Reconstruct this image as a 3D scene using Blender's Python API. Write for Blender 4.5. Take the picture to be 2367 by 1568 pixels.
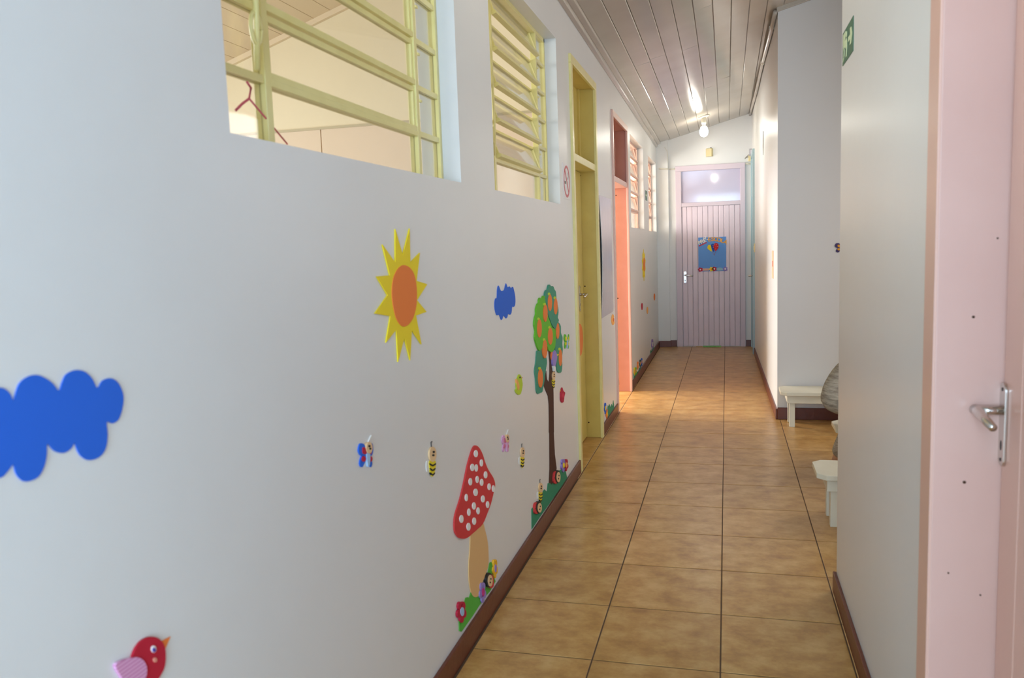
import bpy, bmesh, math, random
from mathutils import Vector, Matrix
random.seed(7)
for o in list(bpy.data.objects): bpy.data.objects.remove(o, do_unlink=True)
SC = bpy.context.scene
COL = SC.collection
PI = math.pi

# ------------------------------------------------------------------ camera
F_PX, YAW, PITCH, ROLL = 1867.43, .2617, .1126, -.0357
PCX, PCY = 1183.5, 784.0
TILE = 0.455
CAM_H = 3.3162 * TILE
TX0, TY0 = -.063 * TILE, 6.1001 * TILE          # a grout crossing of the floor
_f = Vector((-math.sin(YAW) * math.cos(PITCH), math.cos(YAW) * math.cos(PITCH), -math.sin(PITCH)))
_r = Vector((math.cos(YAW), math.sin(YAW), 0)); _u = _r.cross(_f)
R2v = math.cos(ROLL) * _r + math.sin(ROLL) * _u
U2v = -math.sin(ROLL) * _r + math.cos(ROLL) * _u
CPOS = Vector((0, 0, CAM_H))
cd = bpy.data.cameras.new('camera'); cam = bpy.data.objects.new('camera', cd); COL.objects.link(cam)
m = Matrix((R2v, U2v, -_f)).transposed().to_4x4(); m.translation = CPOS
cam.matrix_world = m
cd.sensor_width = 36; cd.lens = F_PX / 2367 * 36; cd.clip_start = .05; cd.clip_end = 100
cd.dof.use_dof = True; cd.dof.focus_distance = 6.5; cd.dof.aperture_fstop = 5.0
SC.camera = cam

# ------------------------------------------------------------------ world, lights, exposure
SC.view_settings.view_transform = 'Standard'; SC.view_settings.look = 'None'
SC.view_settings.gamma = 1; SC.view_settings.use_curve_mapping = False
SC.view_settings.exposure = 0.38
w = bpy.data.worlds.new('sky'); SC.world = w; w.use_nodes = True
w.node_tree.nodes['Background'].inputs[0].default_value = (.62, .81, 1, 1)
w.node_tree.nodes['Background'].inputs[1].default_value = 1.6
def area(name, loc, to, sx, sy, power, col):
    l = bpy.data.lights.new(name, 'AREA'); l.shape = 'RECTANGLE'; l.size = sx; l.size_y = sy
    l.energy = power; l.color = col
    o = bpy.data.objects.new(name, l); COL.objects.link(o); o.location = loc
    o.rotation_euler = (Vector(to) - Vector(loc)).to_track_quat('-Z', 'Y').to_euler()
    return o
area('entrance_daylight', (-.25, -2.2, 1.75), (-.35, 4, 1.5), 1.3, 2.3, 98, (.53, .76, 1))
area('classroom_window_daylight', (-5.2, 2.8, 2.2), (-1, 3.2, 2.0), 5.0, 2.0, 158, (.90, .97, 1))
area('pink_room_window_daylight', (-4.6, 9.3, 1.7), (-.5, 9.3, 1.5), 4.0, 2.2, 335, (.95, .98, 1))
area('pink_room_side_fill', (-4.3, 7.6, 1.6), (-1.0, 11.2, 2.1), 1.4, 1.6, 60, (1, .98, .94))  # added fill that brightens the corridor end through the last window
area('alcove_window_daylight', (2.15, 5.0, 1.9), (.3, 4.6, 1.2), 2.4, 1.6, 34, (.97, .97, 1))

# ------------------------------------------------------------------ helpers
def ray(px, py): return R2v * ((px - PCX) / F_PX) - U2v * ((py - PCY) / F_PX) + _f
def onX(px, py, X): d = ray(px, py); return CPOS + d * (X / d.x)
def onY(px, py, Y): d = ray(px, py); return CPOS + d * (Y / d.y)
def onZ(px, py, Z=0): d = ray(px, py); return CPOS + d * ((Z - CAM_H) / d.z)
def lin(c):
    c = c / 255.0
    return c / 12.92 if c <= .04045 else ((c + .055) / 1.055) ** 2.4
def rgb(*c): return (lin(c[0]), lin(c[1]), lin(c[2]), 1)
MATS = {}
def mat(name, col, rough=.5, spec=.5, metal=0, noise=None, bump=None, emit=None, coat=0):
    """noise=(scale, second colour, contrast), bump=(scale, strength)"""
    if name in MATS: return MATS[name]
    M = bpy.data.materials.new(name); M.use_nodes = True; nt = M.node_tree; b = nt.nodes['Principled BSDF']
    b.inputs['Base Color'].default_value = col; b.inputs['Roughness'].default_value = rough
    b.inputs['Metallic'].default_value = metal; b.inputs['Specular IOR Level'].default_value = spec
    b.inputs['Coat Weight'].default_value = coat; b.inputs['Coat Roughness'].default_value = .08
    geo = nt.nodes.new('ShaderNodeNewGeometry')
    if noise:
        n = nt.nodes.new('ShaderNodeTexNoise'); n.inputs['Scale'].default_value = noise[0]; n.inputs['Detail'].default_value = 5
        nt.links.new(geo.outputs['Position'], n.inputs['Vector'])
        r = nt.nodes.new('ShaderNodeValToRGB'); k = noise[2]
        r.color_ramp.elements[0].position = .5 - k; r.color_ramp.elements[1].position = .5 + k
        r.color_ramp.elements[0].color = noise[1]; r.color_ramp.elements[1].color = col
        nt.links.new(n.outputs['Fac'], r.inputs['Fac']); nt.links.new(r.outputs['Color'], b.inputs['Base Color'])
    if bump:
        n = nt.nodes.new('ShaderNodeTexNoise'); n.inputs['Scale'].default_value = bump[0]; n.inputs['Detail'].default_value = 3
        nt.links.new(geo.outputs['Position'], n.inputs['Vector'])
        bp = nt.nodes.new('ShaderNodeBump'); bp.inputs['Strength'].default_value = bump[1]; bp.inputs['Distance'].default_value = .01
        nt.links.new(n.outputs['Fac'], bp.inputs['Height']); nt.links.new(bp.outputs['Normal'], b.inputs['Normal'])
    if emit:
        b.inputs['Emission Color'].default_value = emit[0]; b.inputs['Emission Strength'].default_value = emit[1]
    MATS[name] = M; return M
def glass(name, tint, gl=.04):
    if name in MATS: return MATS[name]
    M = bpy.data.materials.new(name); M.use_nodes = True; nt = M.node_tree
    for n in list(nt.nodes): nt.nodes.remove(n)
    out = nt.nodes.new('ShaderNodeOutputMaterial'); mix = nt.nodes.new('ShaderNodeMixShader')
    t = nt.nodes.new('ShaderNodeBsdfTransparent'); g = nt.nodes.new('ShaderNodeBsdfGlossy'); fr = nt.nodes.new('ShaderNodeFresnel')
    t.inputs[0].default_value = tint; g.inputs['Roughness'].default_value = gl; fr.inputs[0].default_value = 1.45
    ge = nt.nodes.new('ShaderNodeNewGeometry'); mr = nt.nodes.new('ShaderNodeMapRange')   # same reflectance on both faces of the thin pane
    mr.inputs['To Min'].default_value = 1.45; mr.inputs['To Max'].default_value = 1 / 1.45
    nt.links.new(ge.outputs['Backfacing'], mr.inputs['Value']); nt.links.new(mr.outputs[0], fr.inputs[0])
    nt.links.new(fr.outputs[0], mix.inputs[0]); nt.links.new(t.outputs[0], mix.inputs[1]); nt.links.new(g.outputs[0], mix.inputs[2])
    nt.links.new(mix.outputs[0], out.inputs[0]); MATS[name] = M; return M

ORG = {}
def tag(o, label=None, cat=None, group=None, kind=None):
    if label: o['label'] = label
    if cat: o['category'] = cat
    if group: o['group'] = group
    if kind: o['kind'] = kind
    return o
def thing(name, loc, label, cat, group=None, kind=None):
    o = bpy.data.objects.new(name, None); COL.objects.link(o); o.location = loc; o.empty_display_size = .05
    ORG[o] = Vector(loc); return tag(o, label, cat, group, kind)
def obj(name, bm, material, parent=None, smooth=False, loc=None, bevel=0):
    """bm holds world coordinates"""
    me = bpy.data.meshes.new(name)
    bmesh.ops.recalc_face_normals(bm, faces=bm.faces)
    if parent is not None: org = ORG[parent]
    else:
        if loc is None:
            xs = [v.co for v in bm.verts]
            loc = Vector(((min(c.x for c in xs) + max(c.x for c in xs)) / 2, (min(c.y for c in xs) + max(c.y for c in xs)) / 2, min(c.z for c in xs)))
        org = Vector(loc)
    for v in bm.verts: v.co -= org
    bm.to_mesh(me); bm.free()
    if smooth:
        for p in me.polygons: p.use_smooth = True
    me.materials.append(material)
    o = bpy.data.objects.new(name, me); COL.objects.link(o)
    if parent is not None: o.parent = parent
    else: o.location = org
    ORG[o] = org
    if bevel:
        b = o.modifiers.new('bevel', 'BEVEL'); b.width = bevel; b.segments = 2; b.limit_method = 'ANGLE'
    return o
def B(): return bmesh.new()
def box(bm, x0, x1, y0, y1, z0, z1):
    v = [bm.verts.new((x, y, z)) for z in (z0, z1) for y in (y0, y1) for x in (x0, x1)]
    for f in ((0, 2, 3, 1), (4, 5, 7, 6), (0, 1, 5, 4), (2, 6, 7, 3), (0, 4, 6, 2), (1, 3, 7, 5)): bm.faces.new([v[i] for i in f])
    return bm
def boxes(*bs):
    bm = B()
    for b in bs: box(bm, *b)
    return bm
def hexa(bm, p):      # eight points: four below, four above, same order
    v = [bm.verts.new(q) for q in p]
    for f in ((3, 2, 1, 0), (4, 5, 6, 7), (0, 1, 5, 4), (1, 2, 6, 5), (2, 3, 7, 6), (3, 0, 4, 7)): bm.faces.new([v[i] for i in f])
    return bm
def prism(bm, pts, d):      # outline pts extruded along vector d
    d = Vector(d); a = [bm.verts.new(Vector(p)) for p in pts]; b = [bm.verts.new(Vector(p) + d) for p in pts]
    bm.faces.new(a[::-1]); bm.faces.new(b)
    n = len(a)
    for i in range(n): bm.faces.new((a[i], a[(i + 1) % n], b[(i + 1) % n], b[i]))
    return bm
def tube(bm, path, r, seg=8, closed=False):
    path = [Vector(p) for p in path]; rings = []
    n = len(path); up = None
    for i, p in enumerate(path):
        t = (path[min(i + 1, n - 1)] - path[max(i - 1, 0)]).normalized()
        if up is None:
            up = Vector((0, 0, 1)) if abs(t.z) < .9 else Vector((1, 0, 0))
        s = t.cross(up).normalized(); q = s.cross(t)
        rr = r[i] if isinstance(r, (list, tuple)) else r
        rings.append([bm.verts.new(p + rr * (math.cos(2 * PI * k / seg) * s + math.sin(2 * PI * k / seg) * q)) for k in range(seg)])
    for a, b in zip(rings, rings[1:]):
        for k in range(seg): bm.faces.new((a[k], a[(k + 1) % seg], b[(k + 1) % seg], b[k]))
    bm.faces.new(rings[0][::-1]); bm.faces.new(rings[-1]); return bm
def lathe(bm, c, prof, seg=24, axis=Vector((0, 0, 1))):   # prof: list of (radius, distance along axis)
    c = Vector(c); axis = Vector(axis).normalized(); s = axis.orthogonal().normalized(); q = axis.cross(s); rings = []
    for r, z in prof:
        rings.append([bm.verts.new(c + axis * z + max(r, 1e-4) * (math.cos(2 * PI * k / seg) * s + math.sin(2 * PI * k / seg) * q)) for k in range(seg)])
    for a, b in zip(rings, rings[1:]):
        for k in range(seg): bm.faces.new((a[k], a[(k + 1) % seg], b[(k + 1) % seg], b[k]))
    bm.faces.new(rings[0][::-1]); bm.faces.new(rings[-1]); return bm
def smooth2d(pts, n=4):        # closed Catmull-Rom
    out = []; N = len(pts)
    for i in range(N):
        p0, p1, p2, p3 = (pts[(i + k - 1) % N] for k in range(4))
        for s in range(n):
            t = s / n
            out.append(tuple(.5 * (2 * b + (c - a) * t + (2 * a - 5 * b + 4 * c - d) * t * t + (3 * b - a - 3 * c + d) * t ** 3) for a, b, c, d in zip(p0, p1, p2, p3)))
    return out
def ell(cx, cy, rx, ry, rot=0, n=20):
    c, s = math.cos(rot), math.sin(rot)
    return [(cx + rx * math.cos(2 * PI * k / n) * c - ry * math.sin(2 * PI * k / n) * s, cy + rx * math.cos(2 * PI * k / n) * s + ry * math.sin(2 * PI * k / n) * c) for k in range(n)]

# ------------------------------------------------------------------ main dimensions (metres)
XL = -.957          # corridor face of the left wall
WT = .15            # its thickness
XR = .445           # near right wall
YC = 3.53           # where the near right wall stops
YA = 7.0            # alcove wall facing the camera
YE = 11.84          # end wall
R1A, R1B = Vector((.405, YA, 0)), Vector((.345, YE, 0))
def ceil_z(x, y): return 2.98 + .257 * (x - XL) - .016 * (y - 6.5)
def r1x(y): return R1A.x + (R1B.x - R1A.x) * (y - YA) / (YE - YA)
YB = -2.0           # the corridor's open end behind the photographer
XA = 2.2            # alcove depth

# ------------------------------------------------------------------ materials
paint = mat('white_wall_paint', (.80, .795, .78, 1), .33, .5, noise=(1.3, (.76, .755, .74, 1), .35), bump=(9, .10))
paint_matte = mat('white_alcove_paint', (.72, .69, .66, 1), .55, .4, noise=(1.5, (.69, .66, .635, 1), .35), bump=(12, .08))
cream = mat('cream_room_paint', rgb(250, 236, 205), .5, bump=(8, .06))
rosy = mat('rosy_panel_paint', rgb(244, 222, 198), .5, bump=(8, .06))
ceilp = mat('ceiling_gloss_paint', (.52, .46, .385, 1), .15, .6, noise=(2.2, (.45, .39, .32, 1), .3), bump=(5, .05))
brown = mat('brown_baseboard_paint', rgb(104, 48, 28), .38, bump=(30, .12))
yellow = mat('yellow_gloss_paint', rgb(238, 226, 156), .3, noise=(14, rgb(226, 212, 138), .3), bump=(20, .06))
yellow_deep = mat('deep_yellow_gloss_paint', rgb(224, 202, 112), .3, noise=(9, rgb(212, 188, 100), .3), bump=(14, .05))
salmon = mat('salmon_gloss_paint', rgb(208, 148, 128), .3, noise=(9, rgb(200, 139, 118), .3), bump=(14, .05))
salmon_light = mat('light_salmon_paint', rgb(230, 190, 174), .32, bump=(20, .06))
pinkp = mat('pale_pink_gloss_paint', rgb(218, 178, 164), .26, noise=(4, rgb(210, 168, 154), .35), bump=(5, .08))
pinkd = mat('pink_door_paint', rgb(222, 178, 160), .3, bump=(6, .06))
lilac = mat('lilac_door_paint', rgb(230, 212, 222), .38, noise=(6, rgb(222, 204, 214), .3), bump=(18, .06))
lilac_l = mat('lilac_frame_paint', rgb(214, 198, 208), .36, bump=(18, .06))
bluep = mat('pale_blue_paint', rgb(170, 194, 200), .35, bump=(18, .05))
grout = mat('brown_grout', rgb(84, 60, 40), .8)
glz = glass('clear_pane', (.97, .97, .95, 1))
chrome = mat('worn_chrome', rgb(205, 198, 190), .22, metal=1)
black = mat('black_foam', rgb(22, 22, 24), .6)

def tile_material():
    M = bpy.data.materials.new('mottled_floor_tile'); M.use_nodes = True; nt = M.node_tree; b = nt.nodes['Principled BSDF']
    geo = nt.nodes.new('ShaderNodeNewGeometry'); mp = nt.nodes.new('ShaderNodeMapping'); oi = nt.nodes.new('ShaderNodeObjectInfo')
    mp.inputs['Scale'].default_value = (.9, 1.1, 1)
    nt.links.new(geo.outputs['Position'], mp.inputs['Vector'])
    n1 = nt.nodes.new('ShaderNodeTexNoise'); n1.inputs['Scale'].default_value = 8; n1.inputs['Detail'].default_value = 8; n1.inputs['Roughness'].default_value = .68
    nt.links.new(mp.outputs[0], n1.inputs['Vector'])
    cr = nt.nodes.new('ShaderNodeValToRGB'); e = cr.color_ramp.elements
    e[0].position = .30; e[0].color = rgb(160, 114, 58); e[1].position = .66; e[1].color = rgb(210, 170, 108)
    k = e.new(.48); k.color = rgb(190, 144, 80)
    nt.links.new(n1.outputs['Fac'], cr.inputs['Fac'])
    hs = nt.nodes.new('ShaderNodeHueSaturation'); mr = nt.nodes.new('ShaderNodeMapRange')
    mr.inputs['To Min'].default_value = .92; mr.inputs['To Max'].default_value = 1.05
    nt.links.new(oi.outputs['Random'], mr.inputs['Value']); nt.links.new(mr.outputs[0], hs.inputs['Value'])
    nt.links.new(cr.outputs[0], hs.inputs['Color']); nt.links.new(hs.outputs[0], b.inputs['Base Color'])
    b.inputs['Roughness'].default_value = .30; b.inputs['Specular IOR Level'].default_value = .5
    bp = nt.nodes.new('ShaderNodeBump'); bp.inputs['Strength'].default_value = .08; bp.inputs['Distance'].default_value = .01
    n2 = nt.nodes.new('ShaderNodeTexNoise'); n2.inputs['Scale'].default_value = 25
    nt.links.new(geo.outputs['Position'], n2.inputs['Vector']); nt.links.new(n2.outputs['Fac'], bp.inputs['Height']); nt.links.new(bp.outputs[0], b.inputs['Normal'])
    return M
tilem = tile_material()

# ------------------------------------------------------------------ floor: grout bed and single tiles
floor = obj('floor', boxes((-5.6, XA + .2, YB, 12.6, -.08, -.0014)), grout, loc=(0, 0, -.08))
tag(floor, 'tan mottled ceramic tile floor running down the corridor', 'floor', kind='structure')
def tile_mesh(wx, wy):
    bm = B(); g = .0026; c = .002
    x0, x1, y0, y1 = g, wx - g, g, wy - g
    v = [bm.verts.new(p) for p in ((x0, y0, -.006), (x1, y0, -.006), (x1, y1, -.006), (x0, y1, -.006),
                                   (x0, y0, -.0012), (x1, y0, -.0012), (x1, y1, -.0012), (x0, y1, -.0012),
                                   (x0 + c, y0 + c, 0), (x1 - c, y0 + c, 0), (x1 - c, y1 - c, 0), (x0 + c, y1 - c, 0))]
    for a in (0, 4):
        for k in range(4): bm.faces.new((v[a + k], v[a + (k + 1) % 4], v[a + 4 + (k + 1) % 4], v[a + 4 + k]))
    bm.faces.new(v[8:12]); me = bpy.data.meshes.new('tile'); bm.to_mesh(me); bm.free(); me.materials.append(tilem); return me
TM = tile_mesh(TILE, TILE)
def put_tile(i, j):
    o = bpy.data.objects.new('tile', TM); COL.objects.link(o); o.parent = floor
    o.location = Vector((TX0 + i * TILE, TY0 + j * TILE, 0)) - ORG[floor]
for j in range(-10, 20):
    for i in range(-2, 5):
        y = TY0 + j * TILE
        if i >= 2 and y < YC - TILE: continue
        if i > 1 and y > YA: continue
        if i > 0 and YA + .2 < y: continue
        put_tile(i, j)
for j in range(5, 13):
    put_tile(-3, j)

# ------------------------------------------------------------------ ceiling boards
Zs = lambda x, y, d=0: ceil_z(x, y) + d
bm = B(); x0, x1, y0, y1 = XL - WT, XA + .2, YB, YE + .15
hexa(bm, [(x0, y0, Zs(x0, y0, .02)), (x1, y0, Zs(x1, y0, .02)), (x1, y1, Zs(x1, y1, .02)), (x0, y1, Zs(x0, y1, .02)),
          (x0, y0, Zs(x0, y0, .10)), (x1, y0, Zs(x1, y0, .10)), (x1, y1, Zs(x1, y1, .10)), (x0, y1, Zs(x0, y1, .10))])
ceiling = obj('ceiling', bm, mat('dark_void', rgb(120, 106, 90), .9)); tag(ceiling, 'glossy off-white sloping board ceiling above the corridor', 'ceiling', kind='structure')
BW = .134; SX0 = -.758
cuts = {}
for i in range(-2, 22):
    xa = SX0 + (i - 1) * BW; xb = xa + BW
    if xb < XL or xa > XA: continue
    xa = max(xa, XL - .02); xb = min(xb, XA)
    ys = [YB, 1.2 + random.uniform(-1, 1), random.choice([4.6, 5.9, 7.2, 6.4]) + random.uniform(-.3, .3), random.choice([8.3, 9.0, 9.6]) + random.uniform(-.2, .2), YE]
    for ya, yb in zip(ys, ys[1:]):
        dz = random.uniform(-.0015, .0015); tl = random.uniform(-.0018, .0018); g = .0012; c = .004
        bm = B()
        def P(x, y, d, s=0): return (x, y, Zs(x, y, d + dz + s * tl))
        a, b2, p, q = xa + g, xb - g, ya + .0015, yb - .0015
        lo = [P(a + c, p, 0, -1), P(b2 - c, p, 0, 1), P(b2 - c, q, 0, 1), P(a + c, q, 0, -1)]
        mid = [P(a, p, .004, -1), P(b2, p, .004, 1), P(b2, q, .004, 1), P(a, q, .004, -1)]
        top = [P(a, p, .018), P(b2, p, .018), P(b2, q, .018), P(a, q, .018)]
        V = [[bm.verts.new(t) for t in L] for L in (lo, mid, top)]
        bm.faces.new(V[0][::-1]); bm.faces.new(V[2])
        for A, C in zip(V, V[1:]):
            for k in range(4): bm.faces.new((A[k], A[(k + 1) % 4], C[(k + 1) % 4], C[k]))
        obj('board', bm, ceilp, ceiling)

# ------------------------------------------------------------------ walls
W1 = (1.455, 2.92, 1.757, 2.70); W2 = (3.38, 4.80, 1.757, 2.715)
W3 = (8.555, 9.92, 1.675, 2.635); W4 = (10.56, 11.72, 1.66, 2.61)
YD = (5.19, 6.23, 0, 2.715); PD = (7.13, 8.25, 0, 2.665)
bm = B(); ZT = 4.5; prev = YB
for a, b2, z0, z1 in (W1, W2, YD, PD, W3, W4):
    box(bm, XL - WT, XL, prev, a, 0, ZT)
    if z0 > 0: box(bm, XL - WT, XL, a, b2, 0, z0)
    box(bm, XL - WT, XL, a, b2, z1, ZT); prev = b2
box(bm, XL - WT, XL, prev, YE + .15, 0, ZT)
wl = obj('wall_left', bm, paint); tag(wl, 'long white glossy wall with windows, doors and foam cut-out pictures', 'wall', kind='structure')
we = obj('wall_end', boxes((XL, 1.0, YE, YE + .15, 0, 3.6)), paint); tag(we, 'cream-white end wall around the lilac door', 'wall', kind='structure')
wp = obj('wall_pilaster', boxes((XL, -.79, YE - .045, YE, 0, 3.1)), paint); tag(wp, 'shallow white pilaster in the corner left of the lilac door', 'wall', kind='structure')
# far right wall (slightly out of square) and the alcove wall that meets it
bm = B(); t = .14
hexa(bm, [(R1A.x, YA, 0), (R1A.x + t, YA + .001, 0), (R1B.x + t, YE, 0), (R1B.x, YE, 0), (R1A.x, YA, 3.6), (R1A.x + t, YA + .001, 3.6), (R1B.x + t, YE, 3.6), (R1B.x, YE, 3.6)])
wr = obj('wall_right_far', bm, paint); tag(wr, 'white wall on the right between alcove corner and lilac door', 'wall', kind='structure')
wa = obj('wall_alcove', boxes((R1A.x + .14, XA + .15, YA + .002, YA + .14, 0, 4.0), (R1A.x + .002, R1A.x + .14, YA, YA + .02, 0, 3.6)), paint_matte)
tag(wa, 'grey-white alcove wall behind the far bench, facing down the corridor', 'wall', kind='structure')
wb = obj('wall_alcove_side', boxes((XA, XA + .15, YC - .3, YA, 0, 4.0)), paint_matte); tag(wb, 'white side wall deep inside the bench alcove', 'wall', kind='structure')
# near right wall with the pink door opening
XP = XR - .015; JY = onX(2157, 780, XP).y; JYF = onX(2134, 780, XP).y; DY0 = JY - 1.03
wn = obj('wall_right_near', boxes((XR, XR + .15, JYF - .01, YC, 0, 3.7), (XR, XR + .15, DY0, JYF - .01, 2.62, 3.7), (XR, XR + .15, YB, DY0, 0, 3.7),
                                  (XR + .15, XA + .15, YC - .15, YC, 0, 4.0)), paint)
tag(wn, 'white glossy wall on the right beside the pink door', 'wall', kind='structure')

# classrooms behind the left wall
RX0 = -5.5; RY1 = 6.6; RY2 = 6.72
def rz(x): return 3.32 + .32 * (x + 4.07)
bm = B(); box(bm, RX0, XL - WT, RY1, RY2, 0, 4.6); wf = obj('wall_classroom_far', bm, cream); tag(wf, 'cream classroom wall seen through the yellow windows', 'wall', kind='structure')
wo = obj('wall_classroom_outer', boxes((RX0 - .12, RX0, YB, 12.2, 0, 4.6)), cream); tag(wo, 'cream outer wall of the classrooms', 'wall', kind='structure')
wq = obj('wall_classroom_near', boxes((RX0, XL - WT, YB - .12, YB, 0, 4.6)), cream); tag(wq, 'cream near wall of the yellow classroom', 'wall', kind='structure')
wz = obj('wall_pink_room_far', boxes((RX0, XL - WT, YE + .1, YE + .25, 0, 4.6)), cream); tag(wz, 'cream far wall of the pink classroom', 'wall', kind='structure')
for k, (xa, xb) in enumerate(((-5.45, -3.435), (-3.425, -1.11))):
    o = obj('panel', boxes((xa, xb, RY1 - .02, RY1, .02, 2.60)), rosy, None)
    ORG[o] = ORG[o]; o.parent = wf; o.location = o.location - wf.location
o = obj('rail', boxes((-5.45, -1.11, RY1 - .028, RY1, 2.595, 2.615)), mat('panel_rail_paint', rgb(206, 192, 160), .5)); o.parent = wf; o.location -= wf.location
# sloping classroom ceiling of boards
rc = None
bm = B(); hexa(bm, [(RX0, YB, rz(RX0) + .03), (XL - .1, YB, rz(XL - .1) + .03), (XL - .1, YE + .2, rz(XL - .1) + .03), (RX0, YE + .2, rz(RX0) + .03),
                    (RX0, YB, rz(RX0) + .1), (XL - .1, YB, rz(XL - .1) + .1), (XL - .1, YE + .2, rz(XL - .1) + .1), (RX0, YE + .2, rz(RX0) + .1)])
rc = obj('ceiling_classroom', bm, mat('classroom_void', rgb(120, 105, 85), .9)); tag(rc, 'cream board ceiling of the classroom behind the yellow windows', 'ceiling', kind='structure')
ccm = mat('classroom_ceiling_paint', rgb(246, 226, 196), .35)
xx = RX0
while xx < XL - WT - .05:
    bm = B(); a, b2 = xx + .003, xx + .157
    hexa(bm, [(a, YB, rz(a)), (b2, YB, rz(b2)), (b2, YE + .1, rz(b2)), (a, YE + .1, rz(a)), (a, YB, rz(a) + .03), (b2, YB, rz(b2) + .03), (b2, YE + .1, rz(b2) + .03), (a, YE + .1, rz(a) + .03)])
    obj('board', bm, ccm, rc); xx += .16
bm = B(); prism(bm, [(RX0, RY1 - .04, rz(RX0) - .045), (XL - WT, RY1 - .04, rz(XL - WT) - .045), (XL - WT, RY1 - .04, rz(XL - WT)), (RX0, RY1 - .04, rz(RX0))], (0, .04, 0))
o = obj('trim_3', bm, ccm); tag(o, 'cream moulding where classroom wall meets sloping ceiling', 'moulding', kind='structure')

# ------------------------------------------------------------------ baseboards and mouldings
def bb_box(name, label, *bs):
    o = obj(name, boxes(*bs), brown, bevel=.003); return tag(o, label, 'baseboard', kind='structure')
bt = .014; bh = .088
bb_box('baseboard_left', 'brown baseboard along the foam-decorated wall up to the yellow door', (XL, XL + bt, YB, YD[0] - .005, 0, bh))
bb_box('baseboard_left_middle', 'short brown baseboard between the yellow and salmon doors', (XL, XL + bt, YD[1] + .005, PD[0] - .005, 0, bh))
bb_box('baseboard_left_far', 'brown baseboard from the salmon door to the corridor end', (XL, XL + bt, PD[1] + .005, YE - .045, 0, bh))
bb_box('baseboard_end', 'brown baseboard pieces on both sides of the lilac door', (XL + bt, -.776, YE - .06, YE - .045, 0, bh), (-.79, -.70, YE - .015, YE, 0, bh + .004), (.262, R1B.x, YE - .015, YE, 0, bh + .004))
bm = B(); hexa(bm, [(R1A.x - bt, YA - bt, 0), (R1A.x, YA - bt, 0), (r1x(11.0), 11.0, 0), (r1x(11.0) - bt, 11.0, 0), (R1A.x - bt, YA - bt, bh), (R1A.x, YA - bt, bh), (r1x(11.0), 11.0, bh), (r1x(11.0) - bt, 11.0, bh)])
tag(obj('baseboard_right_far', bm, brown, bevel=.003), 'brown baseboard along the far right wall to the blue door', 'baseboard', kind='structure')
bb_box('baseboard_alcove', 'dark brown baseboard behind the benches in the alcove', (R1A.x, XA, YA - bt, YA, 0, bh + .012))
bb_box('baseboard_right', 'brown baseboard below the near right wall', (XR - bt, XR, JYF, YC + bt, 0, bh), (XR, XA, YC, YC + bt, 0, bh))
# crown moulding in three steps along the left wall
for n, (off, hgt, lab) in enumerate(((.0, .055, 'lower'), (.028, .03, 'upper'))):
    bm = B(); xa = XL + off; wdt = .03 if n == 0 else .04
    zz = lambda x, y: ceil_z(x, y)
    hexa(bm, [(xa, YB, zz(XL, YB) - hgt + n * .012), (xa + wdt, YB, zz(XL, YB) - hgt + .014 + n * .012), (xa + wdt, YE, zz(XL, YE) - hgt + .014 + n * .012), (xa, YE, zz(XL, YE) - hgt + n * .012),
              (xa, YB, zz(XL, YB) + .02), (xa + wdt, YB, zz(XL, YB) + .025), (xa + wdt, YE, zz(XL, YE) + .025), (xa, YE, zz(XL, YE) + .02)])
    tag(obj('trim_%d' % (n + 1), bm, ceilp, bevel=.006), 'off-white %s step of the moulding along the left ceiling edge' % lab, 'moulding', kind='structure')
bm = B(); xa, xb = R1A.x - .01, XA
hexa(bm, [(xa, YA - .03, ceil_z(xa, YA) - .03), (xb, YA - .03, ceil_z(xb, YA) - .03), (xb, YA, ceil_z(xb, YA) - .03), (xa, YA, ceil_z(xa, YA) - .03),
          (xa, YA - .03, ceil_z(xa, YA) + .01), (xb, YA - .03, ceil_z(xb, YA) + .01), (xb, YA, ceil_z(xb, YA) + .01), (xa, YA, ceil_z(xa, YA) + .01)])
tag(obj('trim_4', bm, ceilp, bevel=.004), 'thin off-white strip along the top of the alcove wall', 'moulding', kind='structure')

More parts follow.
